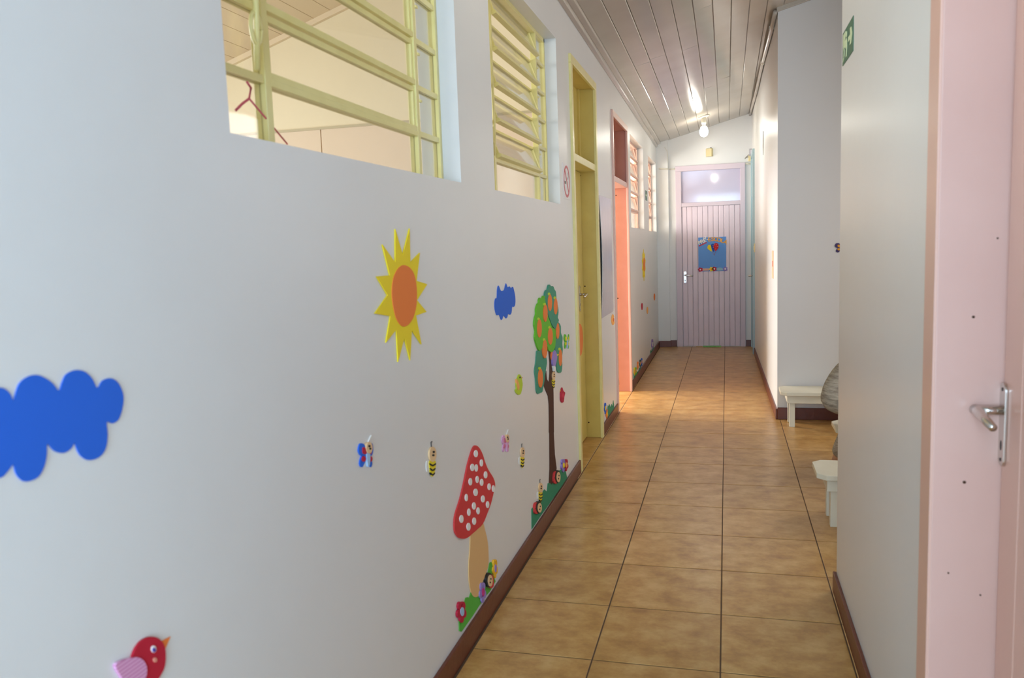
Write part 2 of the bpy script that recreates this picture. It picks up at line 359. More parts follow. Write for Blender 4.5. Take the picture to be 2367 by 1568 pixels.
# ------------------------------------------------------------------ windows
def window(name, ext, fm, label, tilt, near_col=.27, far_col=.235, rows=6):
    y0, y1, z0, z1 = ext; X = XL - .083
    t = thing(name, (X, (y0 + y1) / 2, z0), label, 'window', kind='structure')
    fw = .022
    obj('frame', boxes((X - .015, X + .015, y0, y0 + fw, z0, z1), (X - .015, X + .015, y1 - fw, y1, z0, z1), (X - .015, X + .015, y0, y1, z1 - fw, z1), (X - .015, X + .015, y0, y1, z0, z0 + .012)), fm, t, bevel=.002)
    ya, yb = y0 + near_col, y1 - far_col
    for y in (ya, yb): obj('mullion', boxes((X - .016, X + .016, y - .013, y + .013, z0, z1)), fm, t, bevel=.002)
    hts = [z0 + (z1 - z0) * k / rows for k in range(rows + 1)]
    for k in range(1, rows):
        for a, b2 in ((y0 + fw, ya), (yb, y1 - fw)):
            obj('crossbar', boxes((X - .012, X + .012, a, b2, hts[k] - .009, hts[k] + .009)), fm, t)
    for k in range(rows):
        for a, b2 in ((y0 + fw, ya - .013), (yb + .013, y1 - fw)):
            obj('pane', boxes((X - .002, X + .002, a, b2, hts[k] + .009, hts[k + 1] - .009)), glz, t)
        a, b2 = ya + .013, yb - .013
        if k == 0:
            obj('pane', boxes((X - .002, X + .002, a, b2, hts[k] + .012, hts[k + 1] - .012)), glz, t)
            obj('crossbar', boxes((X - .016, X + .016, a, b2, hts[1] - .012, hts[1] + .006)), fm, t, bevel=.002)
            continue
        # a hinged sash: rails round a pane, tilted about its lower third
        zc = (hts[k] + hts[k + 1]) / 2; hh = (hts[k + 1] - hts[k]) / 2 - .003
        rot = Matrix.Rotation(-tilt, 4, 'Y')
        def rotate(bm):
            for v in bm.verts: v.co = Vector((X, 0, zc)) + rot @ (v.co - Vector((X, 0, zc)))
            return bm
        bm = boxes((X - .009, X + .015, a, b2, zc - hh, zc - hh + .018), (X - .009, X + .009, a, b2, zc + hh - .016, zc + hh),
                   (X - .009, X + .009, a, a + .014, zc - hh + .018, zc + hh - .016), (X - .009, X + .009, b2 - .014, b2, zc - hh + .018, zc + hh - .016))
        s = obj('sash', rotate(bm), fm, t, bevel=.0015)
        obj('pane', rotate(boxes((X - .002, X + .002, a + .014, b2 - .014, zc - hh + .018, zc + hh - .016))), glz, s)
    # opening lever on the near column
    bm = B(); yl = ya - .055; tube(bm, [(X + .022, yl, z0 + .17), (X + .03, yl, z0 + .30), (X + .026, yl, z0 + .60), (X + .024, yl, z1 - .1)], .007)
    o = obj('lever', bm, fm, t, smooth=True)
    bm = B(); ring = [(X + .026, yl + .02 * math.cos(a * PI / 8), z0 + .26 + .035 * math.sin(a * PI / 8)) for a in range(17)]
    tube(bm, ring, .005, 6); obj('grip_ring', bm, fm, o, smooth=True)
    for k in range(2, rows, 1):
        obj('hinge_pin', boxes((X + .012, X + .02, yb + .013, yb + .03, hts[k] - .05, hts[k] - .042)), fm, t)
    return t
window('window_1', W1, yellow, 'nearest window with yellow steel bars and closed panes', 0.0)
window('window_2', W2, yellow, 'yellow steel window with tilted open panes next to the yellow door', .34)
window('window_3', W3, salmon_light, 'pink steel window just beyond the salmon door', .26, rows=5, far_col=.12, near_col=.16)
window('window_4', W4, salmon_light, 'farthest pink steel window with a sunlit reveal', .2, rows=5, far_col=.12, near_col=.16)

# pink cord tied to the first window
bm = B(); X = XL - .055
p1 = onX(556, 190, X); p2 = onX(580, 203, X); p3 = onX(545, 255, X); p4 = onX(664, 333, X - .05); pm = onX(576, 228, X)
tube(bm, [p3, onX(560, 240, X), pm, p2, onX(571, 190, X + .01)], .0028, 6)
tube(bm, [pm, onX(620, 280, X - .02), p4], .0022, 6)
tag(obj('cord', bm, mat('pink_cord', rgb(214, 92, 110), .7), smooth=True), 'thin pink cord tied round a bar of the nearest yellow window', 'cord')

# ------------------------------------------------------------------ left doors (closed leaves set deep in their frames)
def lever_handle(parent, base, out, along, plate_h=.2, m=chrome):
    """base: point on the leaf, out: unit vector off the leaf, along: unit vector the lever points to"""
    base, out, along = Vector(base), Vector(out), Vector(along); up = Vector((0, 0, 1))
    bm = B(); side = along
    pl = [base + side * (.018 * math.cos(a)) + up * ((plate_h / 2 - .018) * (1 if math.sin(a) > 0 else -1) + .018 * math.sin(a)) for a in [i * 2 * PI / 20 + .01 for i in range(20)]]
    prism(bm, pl, out * .006); h = obj('handle_plate', bm, m, parent, bevel=.0015)
    bm = B(); c = base + up * .03; tube(bm, [c, c + out * .055], .0095, 12)
    obj('spindle', bm, m, h, smooth=True)
    bm = B(); q = c + out * .055; tube(bm, [q - along * .008, q + along * .02, q + along * .06 - up * .006, q + along * .115 - up * .012], [.011, .012, .010, .008], 12)
    obj('lever', bm, m, h, smooth=True)
    bm = B(); k = base - up * .045; prism(bm, ell2(k, side, up, .005, .011), out * .0065); obj('keyhole', bm, black, h)
    for s in (1, -1):
        bm = B(); prism(bm, ell2(base + up * s * (plate_h / 2 - .014), side, up, .004, .004), out * .007); obj('screw', bm, mat('dark_screw', rgb(60, 50, 45), .5, metal=.6), h)
    return h
def ell2(c, a, b2, ra, rb, n=12): return [c + a * ra * math.cos(2 * PI * k / n) + b2 * rb * math.sin(2 * PI * k / n) for k in range(n)]

def left_door(name, ext, trimm, jambm, leafm, label, rail_z=2.06, is_open=False):
    y0, y1, z0, z1 = ext; t = thing(name, (XL - .08, (y0 + y1) / 2, 0), label, 'door', kind='structure')
    tw = .055
    for a, b2 in ((y0, y0 + tw), (y1 - tw, y1)):
        obj('architrave', boxes((XL - .005, XL + .016, a, b2, 0, z1 - tw)), trimm, t, bevel=.003)
    obj('architrave', boxes((XL - .005, XL + .016, y0, y1, z1 - tw, z1)), trimm, t, bevel=.003)
    for a, b2 in ((y0 + .01, y0 + .042), (y1 - .042, y1 - .01)):
        obj('jamb', boxes((XL - WT - .01, XL - .004, a, b2, 0, z1 - .04)), jambm, t, bevel=.002)
    obj('head', boxes((XL - WT - .01, XL - .004, y0 + .01, y1 - .01, z1 - .045, z1 - .012)), jambm, t, bevel=.002)
    obj('transom_rail', boxes((XL - WT - .01, XL + .004, y0 + .042, y1 - .042, rail_z, rail_z + .05)), trimm, t, bevel=.004)
    tr = obj('transom_panel', boxes((XL - WT + .012, XL - WT + .03, y0 + .042, y1 - .042, rail_z + .05, z1 - .045)), jambm, t)
    for a, b2 in ((y0 + .042, y0 + .09), (y1 - .09, y1 - .042)):
        obj('stile', boxes((XL - WT + .02, XL - WT + .045, a, b2, rail_z + .05, z1 - .045)), jambm, tr)
    if is_open:      # swung back into the room on its near jamb
        leaf = obj('leaf', boxes((XL - WT - .02 - (y1 - y0 - .09), XL - WT - .02, y0 + .012, y0 + .045, .008, rail_z - .003)), leafm, t, bevel=.002)
    else:
        leaf = obj('leaf', boxes((XL - WT, XL - WT + .035, y0 + .045, y1 - .045, .008, rail_z - .003)), leafm, t, bevel=.002)
    return t, leaf
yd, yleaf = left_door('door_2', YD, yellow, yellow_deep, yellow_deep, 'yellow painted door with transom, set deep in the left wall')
lever_handle(yleaf, (XL - WT + .035, YD[1] - .22, 1.11), (1, 0, 0), (0, -1, 0))
bm = B(); q = (XL - WT + .036, YD[1] - .26, .80); prism(bm, ell2(Vector(q), Vector((0, 1, 0)), Vector((0, 0, 1)), .12, .12, 24), (.004, 0, 0))
tag(obj('sticker', bm, mat('orange_foam', rgb(232, 128, 62), .7)), 'round orange foam sticker on the yellow door leaf', 'sticker')
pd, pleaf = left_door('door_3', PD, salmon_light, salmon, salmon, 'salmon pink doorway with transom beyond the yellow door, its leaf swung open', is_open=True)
lever_handle(pleaf, (XL - WT - .02 - (PD[1] - PD[0] - .09) + .12, PD[0] + .045, 1.05), (0, 1, 0), (1, 0, 0))
# small dark screw holes on the visible jambs
for par, ys, pts in ((yd, YD[1] - .0425, ((1341, 406), (1352, 662), (1341, 826), (1361, 977))), (pd, PD[1] - .0425, ((1424, 452), (1428, 690)))):
    for px, py in pts:
        c = onY(px, py, ys); bm = B(); prism(bm, ell2(c, Vector((1, 0, 0)), Vector((0, 0, 1)), .006, .006, 8), (0, -.001, 0))
        obj('screw_hole', bm, mat('hole_brown', rgb(70, 45, 25), .9), par)

# ------------------------------------------------------------------ lilac end door
t = thing('door_1', (-.21, YE, 0), 'lilac plank door with glazed transom at the corridor end', 'door', kind='structure')
FX0, FX1, FZ = -.692, .256, 2.565
obj('frame_stile', boxes((FX0, -.612, YE - .03, YE + .01, 0, FZ - .075)), lilac_l, t, bevel=.004)
obj('frame_stile', boxes((.190, FX1, YE - .03, YE + .01, 0, FZ - .075)), lilac_l, t, bevel=.004)
obj('frame_head', boxes((FX0, FX1, YE - .03, YE + .01, FZ - .075, FZ)), lilac_l, t, bevel=.004)
obj('transom_rail', boxes((-.612, .190, YE - .028, YE + .01, 1.995, 2.05)), lilac_l, t, bevel=.004)
tp = obj('transom_pane', boxes((-.612, .190, YE - .006, YE - .001, 2.05, FZ - .075)), mat('lilac_transom_glass', rgb(196, 186, 206), .06, .6), t)
n = 11; x0, x1 = -.609, .187; pw = (x1 - x0) / n
for k in range(n):
    a, b2 = x0 + k * pw + .0015, x0 + (k + 1) * pw - .0015
    bm = B(); c = .006; d = random.uniform(-.001, .001)
    prism(bm, [(a, YE - .002, .012), (a, YE - .012 + d, .012), (a + c, YE - .018 + d, .012), (b2 - c, YE - .018 + d, .012), (b2, YE - .012 + d, .012), (b2, YE - .002, .012)], (0, 0, 1.98))
    obj('plank', bm, lilac, t)
lever_handle(t, (-.572, YE - .018, 1.0), (0, -1, 0), (1, 0, 0), plate_h=.17)
o = obj('floor_strip', boxes((-.33, -.08, YE - .10, YE - .02, 0, .014)), mat('mint_green_felt', rgb(150, 208, 130), .85, noise=(30, rgb(120, 180, 105), .2)), bevel=.003)
tag(o, 'pale green strip of cloth on the floor at the foot of the lilac door', 'cloth strip')
o = obj('floor_strip', boxes((-.43, -.335, YE - .07, YE - .02, 0, .010)), mat('beige_felt', rgb(214, 180, 140), .85), bevel=.003)
tag(o, 'short beige strip of cloth on the floor beside the pale green one', 'cloth strip')

# ------------------------------------------------------------------ blue door edge at the far right
t = thing('door_4', (r1x(11.4), 11.4, 0), 'pale blue door and frame seen almost edge-on near the lilac door', 'door', kind='structure')
for a, b2 in ((11.0, 11.06), (11.74, 11.80)):
    obj('frame_stile', boxes((r1x(11.4) - .022, r1x(11.4) + .02, a, b2, 0, 2.60)), bluep, t, bevel=.003)
obj('frame_head', boxes((r1x(11.4) - .022, r1x(11.4) + .02, 11.0, 11.80, 2.60, 2.66)), bluep, t, bevel=.003)
obj('leaf', boxes((r1x(11.4) - .006, r1x(11.4) + .015, 11.06, 11.74, .01, 2.08)), mat('pale_blue_leaf', rgb(146, 182, 190), .4), t)
obj('transom', boxes((r1x(11.4) - .004, r1x(11.4) + .015, 11.06, 11.74, 2.12, 2.60)), bluep, t)
lever_handle(t, (r1x(11.4) - .006, 11.13, 1.0), (-1, 0, 0), (0, 1, 0))

# ------------------------------------------------------------------ near pink door on the right
t = thing('door_5', (XR + .1, (DY0 + JY) / 2, 0), 'pale pink door with wide frame and chrome lever at the right edge', 'door', kind='structure')
XD = onY(2316, 980, JY).x
obj('architrave', boxes((XP, XR + .03, JY + .001, JYF, 0, 2.66)), pinkd, t, bevel=.003)
obj('architrave', boxes((XR - .012, XR + .03, DY0 - .055, DY0 - .002, 0, 2.66)), pinkd, t, bevel=.004)
obj('architrave', boxes((XR - .012, XR + .03, DY0, JY, 2.60, 2.66)), pinkd, t, bevel=.004)
obj('jamb', boxes((XP + .002, XD + .06, JY, JY + .045, 0, 2.62)), pinkp, t, bevel=.006)
obj('jamb', boxes((XP + .002, XD + .06, DY0 - .045, DY0, 0, 2.62)), pinkp, t, bevel=.006)
obj('head', boxes((XP + .002, XD + .06, DY0, JY, 2.585, 2.62)), pinkp, t, bevel=.004)
nb = 9; y = JY - .002; bwid = (JY - DY0 - .004) / nb
leaf = obj('leaf', boxes((XD + .014, XD + .04, DY0 + .002, JY - .002, .01, 2.583)), pinkd, t)
for k in range(nb):
    a, b2 = DY0 + .002 + k * bwid, DY0 + .002 + (k + 1) * bwid; c = .005
    bm = B(); prism(bm, [(XD + .016, a, .01), (XD + .006, a, .01), (XD, a + c, .01), (XD, b2 - c, .01), (XD + .006, b2, .01), (XD + .016, b2, .01)], (0, 0, 2.573))
    obj('plank', bm, pinkd, leaf)
hp = onX(2322, 982, XD); print('near door plane', XD, 'handle', hp)
lever_handle(t, (XD, hp.y, hp.z), (-1, 0, 0), (0, -1, 0), plate_h=.18)
for px, py, r in ((2229, 1115, .0035), (2192, 1325, .002), (2266, 1376, .002), (2250, 733, .003), (2306, 551, .002)):
    c = onY(px, py, JY); bm = B(); prism(bm, ell2(c, Vector((1, 0, 0)), Vector((0, 0, 1)), r, r, 8), (0, -.0012, 0)); obj('screw_hole', bm, mat('hole_brown', (0, 0, 0, 1)), t)

# ------------------------------------------------------------------ foam cut-outs on the left wall
FOAM = {}
def foam(name, *c, **k):
    return mat('foam_' + name, rgb(*c), .72, .3, **k)
blue_f = foam('blue', 42, 104, 216); yel_f = foam('yellow', 244, 218, 44); org_f = foam('orange', 240, 132, 62)
red_f = foam('red', 214, 62, 62); white_f = foam('white', 240, 238, 232); tan_f = foam('tan', 226, 182, 124)
lime_f = foam('lime', 106, 190, 48); teal_f = foam('teal', 72, 150, 122); bark_f = foam('bark', 78, 46, 32)
green_f = foam('green', 92, 182, 66); grass_f = foam('grass_teal', 56, 140, 104); purple_f = foam('purple', 158, 136, 204)
crimson_f = foam('crimson', 190, 34, 62); skin_f = foam('face', 236, 198, 150); pink_f = foam('pink', 226, 168, 208)
rose_f = foam('rose', 214, 120, 150); birdred_f = foam('bird_red', 190, 32, 54); acid_f = foam('acid_green', 192, 214, 58)
sky_f = foam('sky_blue', 170, 200, 230); peach_f = foam('peach', 246, 178, 98)
stripe = bpy.data.materials.new('foam_pink_striped'); stripe.use_nodes = True
_nt = stripe.node_tree; _w = _nt.nodes.new('ShaderNodeTexWave'); _g = _nt.nodes.new('ShaderNodeNewGeometry'); _w.inputs['Scale'].default_value = 48; _w.bands_direction = 'Z'
_nt.links.new(_g.outputs['Position'], _w.inputs['Vector']); _c = _nt.nodes.new('ShaderNodeValToRGB')
_c.color_ramp.elements[0].color = rgb(206, 128, 176); _c.color_ramp.elements[1].color = rgb(232, 176, 212)
_nt.links.new(_w.outputs['Fac'], _c.inputs['Fac']); _nt.links.new(_c.outputs[0], _nt.nodes['Principled BSDF'].inputs['Base Color']); _nt.nodes['Principled BSDF'].inputs['Roughness'].default_value = .7

def wall_pts(pts, X=XL): return [onX(px, py, X) for px, py in pts]
def cutout(name, label, cat, parts, group=None, plane='L', clampz=None):
    """parts: list of (part name, outline in photo pixels, material, layer[, index of the part it is glued on]);
    each outline becomes a foam sheet a few millimetres thick lying on the wall"""
    T = .002
    def lay(pts, layer):
        if plane == 'L':
            q = [onX(px, py, XL + .0004) for px, py in pts]; d = Vector((T * (layer + 1), 0, 0))
        elif plane == 'A':
            q = [onY(px, py, YA) for px, py in pts]; d = Vector((0, -T * (layer + 1), 0))
        elif plane == 'E':
            q = [onY(px, py, YE - .018) for px, py in pts]; d = Vector((0, -T * (layer + 1), 0))
        if clampz:
            for p in q: p.z = max(p.z, clampz)
        return prism(B(), q, d)
    if len(parts) == 1:
        o = obj(name, lay(parts[0][1], parts[0][3]), parts[0][2]); return tag(o, label, cat, group)
    allp = [onX(px, py, XL) if plane == 'L' else onY(px, py, YA if plane == 'A' else YE) for px, py in parts[0][1]]
    c = sum(allp, Vector()) / len(allp); c.z = min(p.z for p in allp)
    if clampz: c.z = max(c.z, clampz)
    t = thing(name, c, label, cat, group); made = []
    for p in parts:
        par = t if len(p) < 5 or p[4] is None else made[p[4]]
        made.append(obj(p[0], lay(p[1], p[3]), p[2], par))
    return t
def cr(pts, s, ox, oy): return [(x / s + ox, y / s + oy) for x, y in pts]

# sun
S = (3.92, 780, 480)
sun = cr([(515, 195), (583, 435), (645, 190), (652, 500), (738, 410), (708, 665), (805, 695), (712, 840), (798, 945), (703, 980), (752, 1240), (665, 1110), (650, 1385), (598, 1180), (540, 1400), (525, 1105), (430, 1225), (470, 985), (330, 960), (445, 795), (345, 625), (465, 615), (398, 335), (515, 500)], *S)
disc = cr(smooth2d([(585, 522), (650, 555), (690, 640), (705, 780), (695, 920), (655, 1030), (590, 1080), (530, 1030), (495, 920), (478, 780), (490, 650), (530, 560)], 3), *S)
cutout('foam_sun', 'large yellow foam sun with orange centre below the nearest window', 'wall decoration', [('rays', sun, yel_f, 1), ('disc', disc, org_f, 2)], 'foam suns')
# clouds
big = cr(smooth2d([(0, 375), (60, 400), (110, 455), (143, 525), (165, 450), (210, 330), (300, 255), (400, 230), (500, 265), (590, 330), (658, 412), (690, 330), (730, 240), (790, 195), (870, 175), (960, 200), (1040, 280), (1093, 382), (1150, 300), (1240, 268), (1320, 310), (1375, 410), (1390, 510), (1370, 640), (1330, 740), (1265, 780), (1200, 765), (1210, 900), (1195, 1040), (1150, 1130), (1080, 1180), (990, 1195), (910, 1150), (865, 1080), (836, 1000), (800, 1060), (740, 1105), (680, 1115), (600, 1085), (526, 1010), (520, 1130), (490, 1270), (420, 1390), (290, 1440), (210, 1400), (165, 1330), (142, 1245), (80, 1320), (0, 1395), (-120, 1380), (-250, 1250), (-330, 1100), (-380, 950), (-330, 800), (-250, 700), (-200, 500), (-100, 390)], 3), 4.9, 0, 820)
cutout('foam_cloud', 'big blue foam cloud at the left edge of the wall', 'wall decoration', [('cloud', big, blue_f, 0)])
T4 = (4.126, 1100, 620)
small = cr(smooth2d([(215, 168), (233, 213), (252, 217), (268, 205), (283, 146), (300, 182), (318, 175), (333, 192), (352, 182), (372, 270), (373, 340), (360, 370), (343, 370), (338, 420), (325, 445), (305, 437), (298, 465), (283, 480), (262, 453), (250, 485), (237, 493), (218, 448), (195, 448), (178, 390), (176, 330), (183, 290), (197, 285), (200, 220), (205, 180)], 3), *T4)
cutout('foam_cloud', 'small blue foam cloud beside the orange tree', 'wall decoration', [('cloud', small, blue_f, 0)])
# red bird bottom left
S = (3.698, 220, 1180)
cutout('foam_bird', 'red foam bird with pink striped wing low on the near wall', 'wall decoration', [
    ('body', cr(smooth2d([(300, 1250), (340, 1160), (400, 1100), (475, 1080), (540, 1105), (580, 1170), (588, 1260), (575, 1350), (530, 1435), (470, 1520), (380, 1550), (300, 1500), (270, 1380)], 3), *S), birdred_f, 1),
    ('beak', cr([(550, 1125), (637, 1080), (590, 1190)], *S), org_f, 0),
    ('wing', cr(smooth2d([(148, 1325), (220, 1280), (330, 1255), (390, 1285), (418, 1350), (405, 1435), (340, 1500), (240, 1490), (205, 1430)], 3), *S), stripe, 2),
    ('eye', cr(ell(478, 1185, 19, 30), *S), white_f, 2), ('pupil', cr(ell(474, 1192, 11, 18), *S), mat('pupil_blue', rgb(70, 60, 160), .4), 3, 3),
    ('cheek', cr(ell(490, 1278, 14, 20), *S), foam('cheek', 226, 150, 130), 2)], 'foam birds')
# orange tree
trunk = cr([(690, 790), (700, 900), (700, 1000), (693, 1090), (676, 1060), (668, 980), (655, 1060), (638, 1095), (655, 1150), (685, 1220), (693, 1300), (695, 1450), (695, 1568)], *T4) + cr([(438, 400), (440, 800), (432, 985), (470, 990), (520, 800), (500, 640), (487, 400), (484, 200), (478, 130)], 4.9, 1180, 920) + cr([(742, 1568), (738, 1200), (735, 1120), (750, 1000), (757, 900), (745, 880), (735, 960), (722, 950), (712, 850), (712, 780)], *T4)
crown = [('crown', [(690, 158), (705, 178), (720, 172), (735, 205), (748, 230), (755, 310), (770, 380), (772, 430), (766, 470), (776, 500), (762, 530), (745, 580), (725, 565), (705, 530), (690, 490), (672, 440), (665, 380), (650, 320), (645, 260), (655, 215), (672, 205), (680, 170)], teal_f, 4),
         ('crown', [(600, 283), (615, 298), (630, 265), (648, 275), (655, 320), (668, 400), (675, 460), (690, 500), (720, 570), (745, 580), (750, 640), (745, 740), (728, 790), (705, 800), (680, 780), (668, 745), (640, 770), (615, 765), (598, 790), (580, 765), (565, 720), (550, 660), (556, 600), (545, 540), (550, 480), (562, 440), (562, 390), (575, 345), (588, 330), (590, 300)], lime_f, 3),
         ('crown', [(790, 530), (802, 560), (803, 620), (818, 660), (815, 720), (820, 780), (812, 860), (815, 920), (810, 980), (795, 1000), (770, 985), (762, 940), (758, 880), (750, 800), (748, 740), (752, 640), (760, 570), (775, 520)], teal_f, 2),
         ('crown', [(575, 790), (600, 785), (625, 760), (640, 800), (665, 850), (672, 900), (665, 950), (655, 1010), (650, 1060), (640, 1120), (628, 1180), (610, 1190), (585, 1200), (570, 1170), (565, 1100), (560, 1040), (553, 980), (565, 900), (570, 830)], teal_f, 1)]
parts = [('trunk', trunk, bark_f, 0)] + [(n, cr(smooth2d(p, 3), *T4), m_, l) for n, p, m_, l in crown]
for (x, y, rx, ry), l in (((688, 330, 20, 80), 5), ((743, 365, 18, 78), 5), ((645, 430, 20, 82), 5), ((590, 575, 22, 88), 4), ((766, 600, 16, 75), 4), ((695, 650, 23, 82), 4), ((643, 772, 22, 88), 4), ((795, 855, 16, 80), 3), ((605, 1050, 22, 90), 3), ((720, 835, 14, 44), 1)):
    k = len(parts)
    parts.append(('orange', cr(ell(x, y, rx, ry), *T4), org_f, l))
    parts.append(('leaf', cr(ell(x - 8, y - ry - 2, 12, 14), *T4), acid_f, l - .3, k))
cutout('foam_tree', 'foam orange tree with lime and teal crown beside the yellow door', 'wall decoration', parts)
cutout('foam_bird', 'small purple foam bird perched in the orange tree', 'wall decoration', [
    ('body', cr(smooth2d([(732, 782), (752, 815), (757, 850), (748, 900), (738, 942), (720, 930), (715, 880), (722, 830)], 3), *T4), purple_f, 5),
    ('beak', cr([(752, 820), (776, 825), (752, 842)], *T4), yel_f, 5), ('tail', cr([(722, 930), (742, 940), (745, 985), (728, 985)], *T4), white_f, 5)], 'foam birds')
def bee(cx, cy, w, h, label, tilt=0, wing=True):
    P = []
    P.append(('abdomen', smooth2d([(cx - w * .42, cy), (cx + w * .45, cy), (cx + w * .40, cy + h * .3), (cx + w * .05, cy + h * .52), (cx - w * .35, cy + h * .3)], 3), yel_f, 1))
    for k in (.12, .28, .43):
        q = .42 - .5 * max(0, k - .15)
        P.append(('stripe', smooth2d([(cx - w * q, cy + h * (k - .05)), (cx, cy + h * (k + .01)), (cx + w * q, cy + h * (k - .05)), (cx + w * q, cy + h * k), (cx, cy + h * (k + .055)), (cx - w * q, cy + h * k)], 2), black, 2, 0))
    P.append(('head', ell(cx, cy - h * .22, w * .5, h * .25), skin_f, 2))
    hd = len(P) - 1
    for ex, ey in ((.08, -.3), (.02, -.19)): P.append(('eye', ell(cx + w * ex, cy + h * ey, w * .14, h * .035), black, 3, hd))
    P.append(('antenna', [(cx - w * .06, cy - h * .45), (cx - w * .12, cy - h * .62), (cx + w * .06, cy - h * .66), (cx + w * .08, cy - h * .63), (cx - w * .02, cy - h * .60), (cx + w * .02, cy - h * .45)], foam('antenna_grey', 96, 94, 92), 0))
    if wing: P.append(('wing', smooth2d([(cx - w * .3, cy), (cx - w * .75, cy + h * .02), (cx - w * .8, cy + h * .2), (cx - w * .7, cy + h * .36), (cx - w * .3, cy + h * .25)], 3), white_f, 0))
    return cutout('foam_bee', label, 'wall decoration', P, 'foam bees')
bee(997, 1066, 16, 70, 'largest foam bee, on the wall left of the mushroom')
bee(1206, 1057, 9, 48, 'small foam bee to the left of the orange tree trunk')
bee(1248, 1138, 9, 46, 'small foam bee just above the teal grass')
bee(1278, 878, 7, 40, 'tiny foam bee on the fork of the orange tree', wing=False)
def butterfly(cx, cy, w, h, c1, c2, bodym, label, head=True, plane='L'):
    P = [('body', smooth2d([(cx - w * .1, cy - h * .05), (cx + w * .12, cy - h * .05), (cx + w * .1, cy + h * .35), (cx - w * .02, cy + h * .42)], 3), bodym, 2)]
    for s in (-1, 1):
        k = len(P); ws = 1 if s < 0 else .62
        P.append(('wing', smooth2d([(cx + s * w * .08, cy), (cx + s * w * .2, cy - h * .32), (cx + s * w * .42 * ws + s * w * .05, cy - h * .36), (cx + s * w * .58 * ws, cy - h * .12), (cx + s * w * .4 * ws, cy + h * .06)], 3), c1, 1))
        P.append(('wing_patch', smooth2d([(cx + s * w * .1, cy - h * .02), (cx + s * w * .2, cy - h * .22), (cx + s * w * .36 * ws, cy - h * .22), (cx + s * w * .33 * ws, cy - h * .02)], 3), c2, 2, k))
        k = len(P)
        P.append(('wing', smooth2d([(cx + s * w * .06, cy + h * .05), (cx + s * w * .35 * ws, cy + h * .05), (cx + s * w * .5 * ws, cy + h * .34), (cx + s * w * .32 * ws, cy + h * .46), (cx + s * w * .1, cy + h * .2)], 3), c1, .6))
        P.append(('wing_patch', ell(cx + s * w * .27 * ws, cy + h * .17, w * .12, h * .1), c2, 1.6, k))
    if head:
        k = len(P); P.append(('head', ell(cx + w * .03, cy - h * .22, w * .2, h * .2), skin_f, 3))
        P.append(('eye', ell(cx, cy - h * .28, w * .06, h * .04), black, 4, k)); P.append(('eye', ell(cx + w * .06, cy - h * .19, w * .05, h * .035), black, 4, k))
        P.append(('antenna', [(cx + w * .04, cy - h * .4), (cx + w * .2, cy - h * .6), (cx + w * .28, cy - h * .66), (cx + w * .26, cy - h * .58), (cx + w * .08, cy - h * .4)], white_f, .5))
    return cutout('foam_butterfly', label, 'wall decoration', P, 'foam butterflies', plane)
butterfly(847, 1050, 36, 66, blue_f, crimson_f, sky_f, 'blue and red foam butterfly left of the bees')
butterfly(1169, 1024, 18, 46, pink_f, rose_f, pink_f, 'faint pink foam butterfly right above the mushroom')
butterfly(1310, 788, 13, 40, lime_f, yel_f, sky_f, 'tiny lime foam butterfly between orange tree and yellow door', head=False)
butterfly(1947, 572, 30, 26, foam('dark_violet', 70, 58, 104), foam('amber', 226, 158, 46), foam('leaf_green', 70, 120, 76), 'violet and amber foam butterfly on the alcove wall', plane='A')
# lime bird and crimson bird
cutout('foam_bird', 'lime green foam bird between small cloud and mushroom', 'wall decoration', [
    ('body', cr(smooth2d([(405, 1014), (425, 1030), (432, 1060), (439, 1110), (432, 1160), (420, 1200), (402, 1208), (380, 1192), (368, 1160), (380, 1150), (376, 1100), (388, 1050)], 3), *T4), acid_f, 1),
    ('beak', cr([(428, 1042), (444, 1042), (430, 1060)], *T4), org_f, 0), ('wing', cr(smooth2d([(375, 1058), (395, 1085), (406, 1130), (396, 1165), (380, 1125)], 3), *T4), peach_f, 2), ('eye', cr(ell(412, 1042, 5, 8), *T4), black, 2)], 'foam birds')
cutout('foam_bird', 'small crimson foam bird right of the orange tree trunk', 'wall decoration', [
    ('body', cr(smooth2d([(818, 1138), (830, 1172), (846, 1190), (838, 1230), (832, 1275), (815, 1283), (802, 1258), (800, 1200), (806, 1160)], 3), *T4), crimson_f, 1),
    ('beak', cr([(806, 1160), (798, 1180), (808, 1180)], *T4), yel_f, 0), ('wing', cr(ell(822, 1215, 8, 22), *T4), foam('wing_red', 214, 56, 84), 2)], 'foam birds')
# mushroom
M6 = (3.267, 1000, 1000)
parts = [('stem', cr(smooth2d([(285, 740), (330, 715), (370, 680), (390, 740), (410, 830), (416, 930), (415, 1000), (398, 1060), (380, 1110), (357, 1160), (347, 1220), (325, 1244), (300, 1236), (280, 1190), (268, 1090), (268, 980), (275, 900)], 3), *M6), tan_f, 1),
         ('cap', cr(smooth2d([(318, 98), (345, 120), (370, 170), (385, 220), (410, 280), (450, 345), (463, 400), (450, 460), (430, 540), (400, 620), (370, 690), (330, 730), (290, 765), (260, 790), (230, 803), (190, 795), (160, 750), (155, 680), (165, 610), (200, 500), (230, 370), (255, 250), (280, 160), (300, 110)], 3), *M6), red_f, 2)]
for x, y, rx, ry in ((313, 160, 14, 27), (355, 230, 11, 27), (286, 264, 14, 28), (316, 268, 11, 28), (387, 320, 12, 27), (271, 372, 12, 28), (323, 355, 11, 27), (357, 377, 12, 27), (414, 410, 11, 26), (446, 424, 10, 26), (311, 452, 15, 28), (240, 492, 10, 28), (366, 502, 13, 27), (402, 545, 11, 26), (298, 555, 13, 28), (260, 602, 11, 28), (330, 592, 11, 27), (203, 653, 14, 30), (300, 670, 13, 28), (257, 712, 14, 30)):
    parts.append(('spot', cr(ell(x, y, rx, ry, n=14), *M6), white_f, 3.4, 1))
